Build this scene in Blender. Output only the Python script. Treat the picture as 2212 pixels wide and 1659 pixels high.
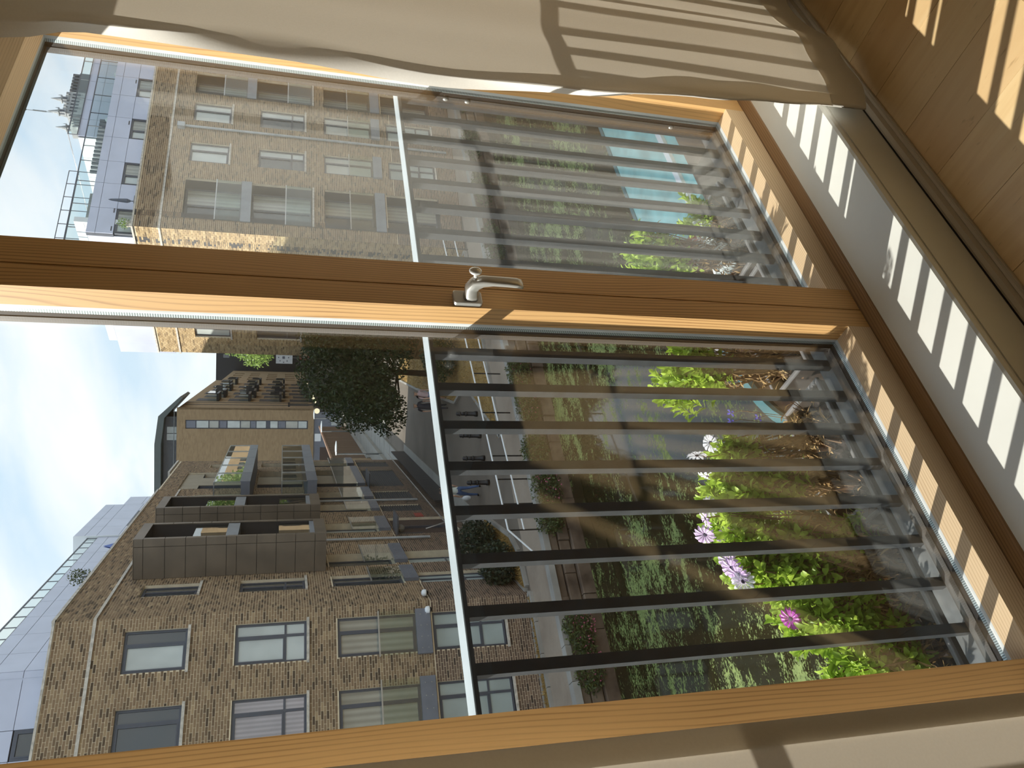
import bpy, math, random
import numpy as np
from mathutils import Vector, Matrix
for o in list(bpy.data.objects): bpy.data.objects.remove(o)
SC = bpy.context.scene
COL = SC.collection
R = math.radians
rnd = random.Random(11)

# ------------------------------------------------------------------ camera, sky, sun, exposure
yaw, pitch, roll = R(38.584), R(16.432), R(1.191)
fw = Vector((math.sin(yaw)*math.cos(pitch), math.cos(yaw)*math.cos(pitch), -math.sin(pitch)))
r0 = Vector((math.cos(yaw), -math.sin(yaw), 0)); u0 = r0.cross(fw)
rr = math.cos(roll)*r0 + math.sin(roll)*u0; uu = -math.sin(roll)*r0 + math.cos(roll)*u0
cd = bpy.data.cameras.new('camera'); cam = bpy.data.objects.new('camera', cd); COL.objects.link(cam)
cd.sensor_fit = 'HORIZONTAL'; cd.sensor_width = 36.0; cd.lens = 36.0*1680.92/2212.0
cd.clip_start = 0.02; cd.clip_end = 1500
# the phone was held upright, the picture is stored on its side: image right is world down
cam.matrix_world = Matrix(((-uu.x, rr.x, -fw.x, 0), (-uu.y, rr.y, -fw.y, 0), (-uu.z, rr.z, -fw.z, 0), (0, 0, 0, 1)))
SC.camera = cam
SC.view_settings.view_transform = 'Standard'; SC.view_settings.look = 'None'
SC.view_settings.gamma = 1.0; SC.view_settings.use_curve_mapping = False
SC.view_settings.exposure = 0.0

def L(c):
    return tuple(((x/255)/12.92 if x/255 <= .04045 else ((x/255+.055)/1.055)**2.4) for x in c)
def C4(c): return (*L(c), 1)

SKY_STRENGTH = 1.35
SUN_STRENGTH = 8.8
w = bpy.data.worlds.new('sky'); SC.world = w; w.use_nodes = True
nt = w.node_tree; N = nt.nodes; K = nt.links; N.clear()
def nd(t, **kw):
    n = N.new(t)
    for k, v in kw.items(): setattr(n, k, v)
    return n
tc = nd('ShaderNodeTexCoord'); sp = nd('ShaderNodeSeparateXYZ'); K.new(tc.outputs['Generated'], sp.inputs[0])
cr = nd('ShaderNodeValToRGB'); e = cr.color_ramp.elements
e[0].position = 0.0; e[0].color = C4((222, 234, 242)); e[1].position = .85; e[1].color = C4((140, 182, 226))
x = cr.color_ramp.elements.new(.22); x.color = C4((200, 223, 242)); x = cr.color_ramp.elements.new(.45); x.color = C4((172, 208, 238))
K.new(sp.outputs['Z'], cr.inputs[0])
# cloud layer: project the direction on a high plane so that the streaks flatten towards the horizon
zz = nd('ShaderNodeMath', operation='ADD'); zz.inputs[1].default_value = .22; K.new(sp.outputs['Z'], zz.inputs[0])
dv = nd('ShaderNodeVectorMath', operation='DIVIDE'); K.new(tc.outputs['Generated'], dv.inputs[0])
cz = nd('ShaderNodeCombineXYZ'); [K.new(zz.outputs[0], cz.inputs[i]) for i in range(3)]; K.new(cz.outputs[0], dv.inputs[1])
mp = nd('ShaderNodeMapping'); mp.inputs['Scale'].default_value = (1.3, .8, 0); mp.inputs['Rotation'].default_value = (0, 0, R(25)); K.new(dv.outputs[0], mp.inputs[0])
ns = nd('ShaderNodeTexNoise'); ns.inputs['Scale'].default_value = 1.6; ns.inputs['Detail'].default_value = 7; ns.inputs['Roughness'].default_value = .52; ns.inputs['Distortion'].default_value = .5
K.new(mp.outputs[0], ns.inputs['Vector'])
cm = nd('ShaderNodeValToRGB'); cm.color_ramp.elements[0].position = .34; cm.color_ramp.elements[1].position = .66; K.new(ns.outputs[0], cm.inputs[0])
mx = nd('ShaderNodeMix', data_type='RGBA'); K.new(cm.outputs[0], mx.inputs[0]); K.new(cr.outputs[0], mx.inputs[6]); mx.inputs[7].default_value = C4((246, 249, 251))
bg = nd('ShaderNodeBackground'); bg.inputs[1].default_value = SKY_STRENGTH; K.new(mx.outputs[2], bg.inputs[0])
ow = nd('ShaderNodeOutputWorld'); K.new(bg.outputs[0], ow.inputs[0])

sd = bpy.data.lights.new('sun', 'SUN'); sd.energy = SUN_STRENGTH; sd.angle = R(.6); sd.color = (1, .955, .88)
sun = bpy.data.objects.new('sun', sd); COL.objects.link(sun)
SUN_EL = R(30)
travel = Vector((.62*math.cos(SUN_EL)/.9998, -.785*math.cos(SUN_EL), -math.sin(SUN_EL)))
sun.rotation_euler = travel.to_track_quat('-Z', 'Y').to_euler(); sun.location = (-20, 30, 30)

# ------------------------------------------------------------------ helpers
OFF = {}
def off(o): return OFF.get(o.name, Vector((0, 0, 0)))
class MB:
    def __init__(s, fr=None): s.v = []; s.f = []; s.m = []; s.fr = fr; s.sm = False
    def p(s, x, y, z):
        s.v.append(s.fr(x, y, z) if s.fr else Vector((x, y, z))); return len(s.v)-1
    def face(s, ids, m=0): s.f.append(tuple(ids)[::-1] if s.fr and s.fr.flip else tuple(ids)); s.m.append(m)
    def poly(s, pts, m=0): s.face([s.p(*q) for q in pts], m)
    def box(s, a, b, m=0):
        x0, y0, z0 = a; x1, y1, z1 = b
        i = [s.p(*q) for q in ((x0,y0,z0),(x1,y0,z0),(x1,y1,z0),(x0,y1,z0),(x0,y0,z1),(x1,y0,z1),(x1,y1,z1),(x0,y1,z1))]
        for q in ((0,3,2,1),(4,5,6,7),(0,1,5,4),(1,2,6,5),(2,3,7,6),(3,0,4,7)): s.face([i[k] for k in q], m)
        return s
    def prism(s, prof, a, b, axis='x', m=0):
        # profile (list of 2D points) extruded along an axis
        def P(t, q): return {'x': (t, q[0], q[1]), 'y': (q[0], t, q[1]), 'z': (q[0], q[1], t)}[axis]
        A = [s.p(*P(a, q)) for q in prof]; B = [s.p(*P(b, q)) for q in prof]; n = len(prof)
        for k in range(n): s.face([A[k], A[(k+1) % n], B[(k+1) % n], B[k]], m)
        s.face(A[::-1], m); s.face(B, m); return s
    def tube(s, pts, rad, n=6, m=0, cap=True):
        rings = []
        pts = [Vector(q) for q in pts]
        for k, q in enumerate(pts):
            d = (pts[min(k+1, len(pts)-1)]-pts[max(k-1, 0)]).normalized()
            a = d.orthogonal().normalized() if abs(d.z) > .9 else d.cross(Vector((0, 0, 1))).normalized(); b = d.cross(a)
            r = rad[k] if isinstance(rad, (list, tuple)) else rad
            rings.append([s.p(*(q + a*math.cos(t)*r + b*math.sin(t)*r)) for t in [2*math.pi*j/n for j in range(n)]])
        for A, B in zip(rings, rings[1:]):
            for j in range(n): s.face([A[j], A[(j+1) % n], B[(j+1) % n], B[j]], m)
        if cap: s.face(rings[0][::-1], m); s.face(rings[-1], m)
        return s
    def lathe(s, c, prof, n=12, m=0):
        rings = [[s.p(c[0]+r*math.cos(2*math.pi*j/n), c[1]+r*math.sin(2*math.pi*j/n), c[2]+z) for j in range(n)] for r, z in prof]
        for A, B in zip(rings, rings[1:]):
            for j in range(n): s.face([A[j], A[(j+1) % n], B[(j+1) % n], B[j]], m)
        s.face(rings[0][::-1], m); s.face(rings[-1], m); return s
    def ball(s, c, r, n=8, k=5, sx=1, sy=1, sz=1, m=0):
        rings = []
        for i in range(1, k):
            t = math.pi*i/k
            rings.append([s.p(c[0]+r*sx*math.sin(t)*math.cos(2*math.pi*j/n), c[1]+r*sy*math.sin(t)*math.sin(2*math.pi*j/n), c[2]-r*sz*math.cos(t)) for j in range(n)])
        a = s.p(c[0], c[1], c[2]-r*sz); b = s.p(c[0], c[1], c[2]+r*sz)
        for j in range(n): s.face([a, rings[0][(j+1) % n], rings[0][j]], m); s.face([b, rings[-1][j], rings[-1][(j+1) % n]], m)
        for A, B in zip(rings, rings[1:]):
            for j in range(n): s.face([A[j], A[(j+1) % n], B[(j+1) % n], B[j]], m)
        return s
    def mesh(s, name, mats, smooth=False, tone=None, o0=Vector((0, 0, 0))):
        me = bpy.data.meshes.new(name)
        me.from_pydata([tuple(q-o0) for q in s.v], [], s.f)
        mats = mats if isinstance(mats, (list, tuple)) else [mats]
        for q in mats: me.materials.append(q)
        if len(mats) > 1: me.polygons.foreach_set('material_index', s.m)
        if tone is not None:
            at = me.attributes.new('tone', 'FLOAT', 'FACE'); at.data.foreach_set('value', tone)
        if smooth: me.polygons.foreach_set('use_smooth', [True]*len(s.f))
        me.update()
        return me
    def build(s, name, mats, parent=None, smooth=False, tone=None, bevel=0, label=None, kind=None):
        o0 = off(parent) if parent else Vector((0, 0, 0))
        me = s.mesh(name, mats, smooth, tone, o0)
        o = bpy.data.objects.new(name, me); COL.objects.link(o)
        if parent: o.parent = parent; OFF[o.name] = o0.copy()
        if bevel:
            b = o.modifiers.new('bevel', 'BEVEL'); b.width = bevel; b.segments = 2; b.limit_method = 'ANGLE'
        if label: o['label'] = label
        if kind: o['kind'] = kind
        return o
def thing(name, loc, label, cat, group=None, kind=None):
    o = bpy.data.objects.new(name, None); o.empty_display_size = .1; COL.objects.link(o)
    o.location = loc; OFF[o.name] = Vector(loc)
    if label: o['label'] = label
    if cat: o['category'] = cat
    if group: o['group'] = group
    if kind: o['kind'] = kind
    return o
def struct(name, loc=(0, 0, 0), label=None):
    return thing(name, loc, label, None, None, 'structure')
def tag(o, label, cat, group=None, kind=None):
    o['label'] = label; o['category'] = cat
    if group: o['group'] = group
    if kind: o['kind'] = kind
    return o
def inst(name, mesh, parent, loc, rot=(0, 0, 0), scale=(1, 1, 1)):
    o = bpy.data.objects.new(name, mesh); COL.objects.link(o); o.parent = parent
    o.location = Vector(loc)-off(parent) if parent else Vector(loc); o.rotation_euler = rot; o.scale = scale
    return o

# ------------------------------------------------------------------ materials
class NT:
    def __init__(s, name):
        s.m = bpy.data.materials.new(name); s.m.use_nodes = True; s.t = s.m.node_tree; s.t.nodes.clear()
        s.o = s.n('ShaderNodeOutputMaterial')
    def n(s, t, **kw):
        a = s.t.nodes.new(t)
        for k, v in kw.items():
            if k.startswith('_'): a.inputs[k[1:].replace('_', ' ')].default_value = v
            else: setattr(a, k, v)
        return a
    def l(s, a, b): s.t.links.new(a, b); return s
    def coord(s, kind='Object', scale=(1, 1, 1), rot=(0, 0, 0)):
        a = s.n('ShaderNodeTexCoord'); b = s.n('ShaderNodeMapping'); b.inputs['Scale'].default_value = scale; b.inputs['Rotation'].default_value = rot
        s.l(a.outputs[kind], b.inputs[0]); return b.outputs[0]
    def geo(s, scale=(1, 1, 1), rot=(0, 0, 0)):
        a = s.n('ShaderNodeNewGeometry'); b = s.n('ShaderNodeMapping'); b.inputs['Scale'].default_value = scale; b.inputs['Rotation'].default_value = rot
        s.l(a.outputs['Position'], b.inputs[0]); return b.outputs[0]
    def noise(s, vec, scale, detail=4, rough=.5, dist=0):
        a = s.n('ShaderNodeTexNoise', _Scale=scale, _Detail=detail, _Roughness=rough, _Distortion=dist); s.l(vec, a.inputs['Vector']); return a.outputs[0]
    def ramp(s, fac, stops):
        a = s.n('ShaderNodeValToRGB'); e = a.color_ramp.elements
        while len(e) < len(stops): e.new(.5)
        for k, (p, c) in enumerate(stops): e[k].position = p; e[k].color = C4(c) if len(c) == 3 else c
        s.l(fac, a.inputs[0]); return a.outputs[0]
    def mix(s, f, a, b, mode='MIX'):
        q = s.n('ShaderNodeMix', data_type='RGBA', blend_type=mode)
        for v, i in ((f, 0), (a, 6), (b, 7)):
            if isinstance(v, (int, float)): q.inputs[i].default_value = v
            elif isinstance(v, tuple): q.inputs[i].default_value = C4(v) if len(v) == 3 else v
            else: s.l(v, q.inputs[i])
        return q.outputs[2]
    def math(s, op, a, b=0.0):
        q = s.n('ShaderNodeMath', operation=op)
        for v, i in ((a, 0), (b, 1)):
            if isinstance(v, (int, float)): q.inputs[i].default_value = v
            else: s.l(v, q.inputs[i])
        return q.outputs[0]
    def bsdf(s, col=None, rough=.6, metal=0, spec=.5, bump=None, bs=.2, bd=.01, trans=None):
        b = s.n('ShaderNodeBsdfPrincipled'); b.inputs['Roughness'].default_value = rough if isinstance(rough, (int, float)) else .5
        if not isinstance(rough, (int, float)): s.l(rough, b.inputs['Roughness'])
        b.inputs['Metallic'].default_value = metal; b.inputs['Specular IOR Level'].default_value = spec
        if isinstance(col, tuple): b.inputs['Base Color'].default_value = C4(col)
        elif col is not None: s.l(col, b.inputs['Base Color'])
        if bump is not None:
            k = s.n('ShaderNodeBump', _Strength=bs, _Distance=bd); s.l(bump, k.inputs['Height']); s.l(k.outputs[0], b.inputs['Normal'])
        s.b = b; return b
    def out(s, sh): s.l(sh, s.o.inputs[0]); return s.m
def simple(name, col, rough=.6, metal=0, spec=.5, var=.06, vs=3.0):
    t = NT(name)
    c = t.noise(t.geo(), vs, 5, .6)
    lo = tuple(max(0, x*(1-var*2)) for x in col); hi = tuple(min(255, x*(1+var)) for x in col)
    return t.out(t.bsdf(t.ramp(c, [(.3, lo), (.7, hi)]), rough, metal, spec).outputs[0])
def wood(name, base, dark, axis, stretch=.06, sc=26, rough=.5, knot=True, vein=1.0):
    # softwood: thin latewood lines follow the grain; a slow warp bends them and bunches them up here and there
    t = NT(name); ax = 'xyz'.index(axis); oth = [k for k in range(3) if k != ax]
    s = [1, 1, 1]; s[ax] = .16; warp = t.noise(t.geo(tuple(s)), 5.5, 2, .45)
    s = [1, 1, 1]; s[ax] = .05; slow = t.noise(t.geo(tuple(s)), 14, 2, .5)
    sx = t.n('ShaderNodeSeparateXYZ'); t.l(t.geo(), sx.inputs[0])
    p = t.math('ADD', sx.outputs[oth[0]], t.math('MULTIPLY', sx.outputs[oth[1]], .8))
    ph = t.math('ADD', t.math('MULTIPLY', p, sc*4.6), t.math('ADD', t.math('MULTIPLY', warp, 11), t.math('MULTIPLY', slow, 3.0)))
    ring = t.math('FRACT', ph)
    s = [90, 90, 90]; s[ax] = 2.2; fine = t.noise(t.geo(tuple(s)), 3, 3, .6)
    s = [1, 1, 1]; s[ax] = .22; patch = t.noise(t.geo(tuple(s)), 8, 3, .6)
    line = t.ramp(ring, [(0, (60, 60, 60)), (.30, (0, 0, 0)), (.62, (60, 60, 60)), (.90, (255, 255, 255)), (1, (60, 60, 60))])
    k = t.math('MULTIPLY', t.math('MULTIPLY', line, t.ramp(patch, [(.30, (60, 60, 60)), (.72, (255, 255, 255))])), .95*vein)
    col = t.mix(k, base, dark)
    col = t.mix(t.math('MULTIPLY', t.math('SUBTRACT', fine, .35), .5), col, tuple(x*.80 for x in base))
    return t.out(t.bsdf(col, rough, 0, .4, fine, .12, .001).outputs[0])

M = {}
M['pine_v'] = wood('pine_vertical', (220, 176, 118), (126, 78, 38), 'z')
M['pine_x'] = wood('pine_horizontal', (222, 196, 160), (168, 130, 94), 'x', sc=40)
M['pine_y'] = wood('pine_across', (220, 178, 122), (166, 116, 68), 'y')
M['ochre'] = wood('stained_softwood', (152, 120, 86), (78, 54, 34), 'x', sc=30)

def floor_mat():
    t = NT('maple_boards'); oi = t.n('ShaderNodeObjectInfo')
    add = t.n('ShaderNodeVectorMath', operation='ADD'); t.l(t.geo((7, .55, 1)), add.inputs[0])
    cx = t.n('ShaderNodeCombineXYZ'); t.l(t.math('MULTIPLY', oi.outputs['Random'], 37), cx.inputs[1]); t.l(cx.outputs[0], add.inputs[1])
    g = t.noise(add.outputs[0], 3.2, 6, .6, .8)
    fl = t.n('ShaderNodeTexNoise', _Scale=55, _Detail=2); t.l(t.geo((1.6, .35, 1)), fl.inputs['Vector'])
    c = t.ramp(g, [(.3, (222, 188, 138)), (.55, (233, 203, 153)), (.75, (238, 213, 167))])
    c = t.mix(oi.outputs['Random'], c, t.mix(.6, c, (214, 178, 132)))
    c = t.mix(t.ramp(fl.outputs[0], [(.68, (0, 0, 0)), (.76, (150, 150, 150))]), c, (124, 78, 44))
    return t.out(t.bsdf(c, .33, 0, .45, g, .05, .002).outputs[0])
M['floor'] = floor_mat()
M['paint'] = simple('white_gloss_paint', (222, 222, 216), .38, var=.015)
M['wallpaint'] = simple('wall_emulsion', (240, 235, 226), .85, var=.015)
M['skirt'] = simple('skirting_paint', (206, 196, 180), .42, var=.02)
M['darkgap'] = simple('dark_joint', (34, 28, 22), .9)
M['rubber'] = simple('black_gasket', (26, 23, 22), .6, spec=.3)
M['seal'] = simple('grey_sealant', (205, 208, 208), .35)
M['alu'] = simple('outer_aluminium', (66, 62, 58), .55, .0)
M['alu_l'] = simple('sill_aluminium', (62, 62, 62), .6, .0)
M['rail_top'] = simple('sky_lit_rail_top', (178, 186, 188), .5, .1)  # sky reflection on the dark rail's top face, put into the colour
M['rail_low'] = simple('bottom_rail_steel', (96, 98, 98), .6, .1, var=.12, vs=20)
M['rail_bar'] = simple('painted_steel_bar', (50, 53, 56), .5, .0, spec=.35, var=.1, vs=30)
M['chrome'] = simple('satin_steel', (206, 204, 198), .34, .7, var=.03)
M['chrome_b'] = simple('bright_key', (240, 240, 238), .2, .5, var=.02)
def spacer():
    t = NT('perforated_spacer'); s = t.n('ShaderNodeSeparateXYZ'); t.l(t.geo(), s.inputs[0])
    q = t.math('ADD', s.outputs[2], s.outputs[0])
    d = t.math('FRACT', t.math('MULTIPLY', q, 220)); m = t.math('GREATER_THAN', d, .6)
    return t.out(t.bsdf(t.mix(m, (112, 122, 122), (186, 196, 196)), .35, .6).outputs[0])
M['spacer'] = spacer()
def glass(name, tint=(.99, .996, .992), ior=1.5, rough=0.0, dirt=.0):
    t = NT(name); tr = t.n('ShaderNodeBsdfTransparent'); tr.inputs[0].default_value = (*tint, 1)
    gl = t.n('ShaderNodeBsdfGlossy'); gl.inputs['Roughness'].default_value = rough
    f = t.n('ShaderNodeFresnel', _IOR=ior); m = t.n('ShaderNodeMixShader')
    ge = t.n('ShaderNodeNewGeometry')      # same reflectance from either side of a pane
    ab = t.n('ShaderNodeVectorMath', operation='DOT_PRODUCT'); t.l(ge.outputs['Incoming'], ab.inputs[0]); t.l(ge.outputs['Normal'], ab.inputs[1])
    c = t.math('ABSOLUTE', ab.outputs['Value']); om = t.math('SUBTRACT', 1.0, c)
    sch = t.math('ADD', .042, t.math('MULTIPLY', .958, t.math('POWER', om, 4.2)))
    t.l(sch, m.inputs[0]); t.l(tr.outputs[0], m.inputs[1]); t.l(gl.outputs[0], m.inputs[2])
    if dirt:
        df = t.n('ShaderNodeBsdfDiffuse'); df.inputs[0].default_value = (.8, .82, .8, 1); m2 = t.n('ShaderNodeMixShader')
        nz = t.noise(t.geo((1, 1, .35)), 2.2, 4, .55)
        t.l(t.math('MULTIPLY', t.math('MAXIMUM', t.math('SUBTRACT', nz, .3), 0.0), dirt), m2.inputs[0]); t.l(m.outputs[0], m2.inputs[1]); t.l(df.outputs[0], m2.inputs[2]); return t.out(m2.outputs[0])
    return t.out(m.outputs[0])
M['glass'] = glass('window_glass')
M['bal_glass'] = glass('balcony_glass', (.90, .945, .935))
M['plastic_clear'] = glass('smoky_plastic', (.72, .70, .67))
def curtain():
    t = NT('linen_curtain'); g = t.geo()
    wv = t.noise(g, 260, 2, .5); big = t.noise(g, 2.0, 3)
    c = t.mix(t.math('MULTIPLY', wv, .22), t.ramp(big, [(.3, (238, 235, 228)), (.7, (245, 242, 236))]), (196, 190, 178))
    d = t.n('ShaderNodeBsdfDiffuse'); tl = t.n('ShaderNodeBsdfTranslucent'); t.l(c, d.inputs[0])
    t.l(t.mix(.6, c, (222, 202, 172)), tl.inputs[0])
    m = t.n('ShaderNodeMixShader'); m.inputs[0].default_value = .20
    k = t.n('ShaderNodeBump', _Strength=.12, _Distance=.001); t.l(wv, k.inputs['Height']); t.l(k.outputs[0], d.inputs['Normal'])
    t.l(d.outputs[0], m.inputs[1]); t.l(tl.outputs[0], m.inputs[2]); return t.out(m.outputs[0])
M['curtain'] = curtain()
def brick_mat(name, stops, mort=None):
    t = NT(name); a = t.n('ShaderNodeAttribute', attribute_name='tone')
    c = t.ramp(a.outputs['Fac'], stops); n = t.noise(t.geo(), 14, 3, .6)
    c = t.mix(t.math('MULTIPLY', n, .3), c, (96, 82, 64))
    st = t.noise(t.geo((1, 1, .5)), .5, 3); c = t.mix(t.ramp(st, [(.5, (0, 0, 0)), (.75, (70, 70, 70))]), c, (88, 74, 60))
    return t.out(t.bsdf(c, .9, 0, .2).outputs[0])
M['brick'] = brick_mat('yellow_stock_brick', [(0, (76, 64, 54)), (.15, (104, 86, 68)), (.38, (138, 114, 90)), (.62, (148, 124, 97)), (.85, (128, 105, 82)), (1, (172, 148, 116))])
M['brick_l'] = brick_mat('brown_base_brick', [(0, (60, 52, 50)), (.2, (92, 76, 68)), (.5, (122, 101, 86)), (.8, (106, 88, 78)), (1, (138, 116, 98))])
M['brick_s'] = brick_mat('buff_stock_brick', [(0, (116, 96, 70)), (.15, (146, 122, 90)), (.4, (176, 148, 108)), (.7, (188, 160, 118)), (1, (204, 178, 136))])
M['mortar'] = simple('lime_mortar', (222, 206, 178), .95, var=.05)
M['mortar_d'] = simple('grey_mortar', (150, 132, 112), .95, var=.05)
def brick_far():
    t = NT('far_brick'); s = t.n('ShaderNodeSeparateXYZ'); t.l(t.geo((1, 1, 1), (0, 0, R(42))), s.inputs[0])
    cx = t.n('ShaderNodeCombineXYZ'); t.l(t.math('ADD', s.outputs[0], s.outputs[1]), cx.inputs[0]); t.l(s.outputs[2], cx.inputs[1])
    b = t.n('ShaderNodeTexBrick', _Scale=1.0, _Mortar_Size=.018, _Brick_Width=.45, _Row_Height=.15); t.l(cx.outputs[0], b.inputs['Vector'])
    b.inputs['Color1'].default_value = C4((158, 136, 106)); b.inputs['Color2'].default_value = C4((138, 116, 90)); b.inputs['Mortar'].default_value = C4((150, 130, 102))
    n = t.noise(t.geo(), .35, 4); c = t.mix(t.ramp(n, [(.4, (0, 0, 0)), (.7, (90, 90, 90))]), b.outputs[0], (132, 112, 84))
    return t.out(t.bsdf(c, .9, 0, .2).outputs[0])
M['brick_far'] = brick_far()
M['stone'] = simple('sill_stone', (196, 188, 176), .8, var=.1, vs=9)
M['frame'] = simple('grey_window_frame', (74, 78, 88), .45, .0, var=.03)
M['slab'] = simple('balcony_fascia', (112, 116, 126), .5, .1, var=.04)
M['slab_l'] = simple('pale_balcony_fascia', (136, 140, 146), .5, .1, var=.04)
M['clad'] = simple('pale_metal_cladding', (188, 192, 208), .35, .25, var=.02, vs=1)
M['clad_w'] = simple('white_cladding', (216, 220, 220), .45, .05, var=.02, vs=1)
M['clad_gap'] = simple('cladding_joint', (84, 88, 98), .8)
M['bronze'] = simple('bronze_cladding', (112, 100, 86), .5, .15, var=.06, vs=1.5)
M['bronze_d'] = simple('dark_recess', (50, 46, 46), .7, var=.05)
M['tan_panel'] = simple('tan_panel', (148, 134, 110), .6, var=.04)
M['louvre'] = simple('garage_louvre', (38, 36, 36), .7, var=.05)
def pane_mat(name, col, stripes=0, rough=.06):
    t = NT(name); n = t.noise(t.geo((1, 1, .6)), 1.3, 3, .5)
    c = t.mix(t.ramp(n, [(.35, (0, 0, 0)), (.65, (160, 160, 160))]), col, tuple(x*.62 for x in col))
    if stripes:
        s = t.n('ShaderNodeSeparateXYZ'); t.l(t.geo(), s.inputs[0])
        wv = t.math('SINE', t.math('MULTIPLY', t.math('ADD', s.outputs[0], s.outputs[1]), stripes))
        c = t.mix(t.math('MULTIPLY', t.math('ADD', wv, 1.0), .22), c, tuple(x*.55 for x in col))
    return t.out(t.bsdf(c, rough, 0, .9).outputs[0])
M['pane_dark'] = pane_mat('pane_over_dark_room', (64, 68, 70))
M['pane_blind'] = pane_mat('pane_over_white_blind', (186, 192, 188))
M['pane_curt'] = pane_mat('pane_over_curtain', (166, 166, 156), 38)
M['pane_frost'] = pane_mat('frosted_pane', (172, 184, 182), 0, .3)
M['pane_net'] = pane_mat('pane_over_net_curtain', (178, 168, 170), 60)
M['steel'] = simple('brushed_handrail', (176, 178, 178), .35, .7)
M['grey_pipe'] = simple('grey_downpipe', (176, 180, 182), .5, .2)
M['canopy'] = simple('slate_canopy', (86, 86, 90), .7, var=.08)
M['brown_d'] = simple('painted_entrance', (78, 62, 54), .7, var=.05)
M['sign_red'] = simple('red_sign', (160, 60, 48), .5)
M['white'] = simple('white_paint', (230, 232, 232), .5, var=.02)
M['black'] = simple('black_iron', (24, 24, 26), .45, var=.1)
M['lens'] = simple('dark_lens', (14, 14, 18), .1)
M['oldwood'] = wood('weathered_boards', (104, 82, 62), (70, 54, 42), 'z', sc=16, rough=.85)
M['rust'] = simple('rusty_edge', (150, 116, 92), .8)
M['concrete'] = simple('concrete', (150, 146, 138), .9, var=.07, vs=1.2)
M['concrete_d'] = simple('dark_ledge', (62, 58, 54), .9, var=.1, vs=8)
def ground_mat(name, a, b, c, sc=.5, fine=30, rough=.92):
    t = NT(name); g = t.geo(); n = t.noise(g, sc, 5, .6); f = t.noise(g, fine, 3, .7)
    col = t.ramp(n, [(.32, a), (.52, b), (.72, c)]); col = t.mix(t.math('MULTIPLY', f, .5), col, tuple(x*.6 for x in a))
    return t.out(t.bsdf(col, rough, 0, .12, f, .25, .02).outputs[0])
M['asphalt'] = ground_mat('asphalt', (112, 103, 92), (126, 116, 104), (136, 125, 112))
M['paving'] = ground_mat('concrete_paving', (150, 146, 138), (164, 160, 150), (172, 166, 156), .8)
M['towpath'] = ground_mat('gravel_towpath', (150, 134, 118), (168, 152, 134), (176, 160, 142), .6, 18)
M['drygrass'] = ground_mat('parched_soil', (120, 96, 60), (160, 132, 84), (176, 146, 92), .9, 9)
M['stonewall'] = ground_mat('canal_stone', (84, 72, 62), (120, 104, 90), (146, 132, 116), 1.3, 7)
M['soil'] = ground_mat('potting_soil', (34, 29, 27), (52, 45, 42), (78, 68, 62), 30, 160)
def water():
    t = NT('canal_water'); g = t.geo((.8, 1.0, 1))
    fl = t.geo((.55, 1.5, 1), (0, 0, R(8)))
    a = t.noise(fl, .34, 3, .55, .6); b = t.noise(t.geo((.7, 1.3, 1)), 2.6, 5, .68, .4); c = t.noise(t.geo((.8, 1.2, 1)), 15, 5, .8)
    k = t.math('ADD', t.math('ADD', t.math('MULTIPLY', a, .85), t.math('MULTIPLY', b, .75)), t.math('MULTIPLY', c, 1.0))
    mask = t.ramp(t.math('MULTIPLY', k, .5), [(.674, (0, 0, 0)), (.692, (255, 255, 255))])
    w_ = t.bsdf((34, 32, 18), .05, 0, .5, t.noise(t.geo(), 2.4, 2), .05, .02)
    d = t.n('ShaderNodeBsdfPrincipled'); d.inputs['Roughness'].default_value = .75
    t.l(t.ramp(t.noise(t.geo(), 9, 3), [(.3, (88, 104, 52)), (.7, (134, 148, 82))]), d.inputs['Base Color'])
    m = t.n('ShaderNodeMixShader'); t.l(mask, m.inputs[0]); t.l(w_.outputs[0], m.inputs[1]); t.l(d.outputs[0], m.inputs[2]); return t.out(m.outputs[0])
M['water'] = water()
def leaf(name, lo, hi, tr=.4, rough=.45, rndm=True):
    t = NT(name); a = t.n('ShaderNodeAttribute', attribute_name='tone')
    c = t.ramp(a.outputs['Fac'], [(0, lo), (1, hi)])
    d = t.bsdf(c, rough, 0, .35); tl = t.n('ShaderNodeBsdfTranslucent'); t.l(t.mix(.35, c, hi), tl.inputs[0]); m = t.n('ShaderNodeMixShader'); m.inputs[0].default_value = tr
    t.l(d.outputs[0], m.inputs[1]); t.l(tl.outputs[0], m.inputs[2]); return t.out(m.outputs[0])
M['leaf'] = leaf('daisy_leaf', (112, 146, 38), (196, 222, 92), .5)
M['leaf_tree'] = leaf('dark_tree_leaf', (30, 44, 26), (62, 82, 44), .3)
M['leaf_sun'] = leaf('sunny_tree_leaf', (92, 122, 56), (166, 188, 104), .4)
M['leaf_bank'] = leaf('bank_leaf', (46, 58, 34), (104, 116, 66), .3)
M['leaf_bush'] = leaf('bush_leaf', (34, 42, 34), (72, 84, 62), .3)
M['leaf_sheen'] = leaf('sky_sheen_leaf', (176, 188, 190), (224, 234, 238), .15)  # pale tone paints the sky reflected on glossy dark leaves
M['straw'] = leaf('dead_leaf', (120, 92, 58), (196, 164, 112), .25, .8)
M['grassblade'] = leaf('dry_grass_blade', (134, 106, 60), (196, 164, 98), .3, .8)
M['stem'] = simple('woody_stem', (128, 98, 68), .85, var=.15, vs=40)
M['bark'] = simple('bark', (70, 58, 46), .95, var=.15, vs=5)
M['petal_w'] = leaf('white_petal', (226, 222, 236), (250, 248, 255), .35)
M['petal_p'] = leaf('lilac_petal', (214, 178, 224), (238, 214, 244), .35)
M['petal_m'] = leaf('magenta_petal', (176, 40, 168), (206, 84, 200), .35)
M['petal_b'] = leaf('blue_petal', (88, 84, 214), (128, 124, 244), .35)
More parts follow.
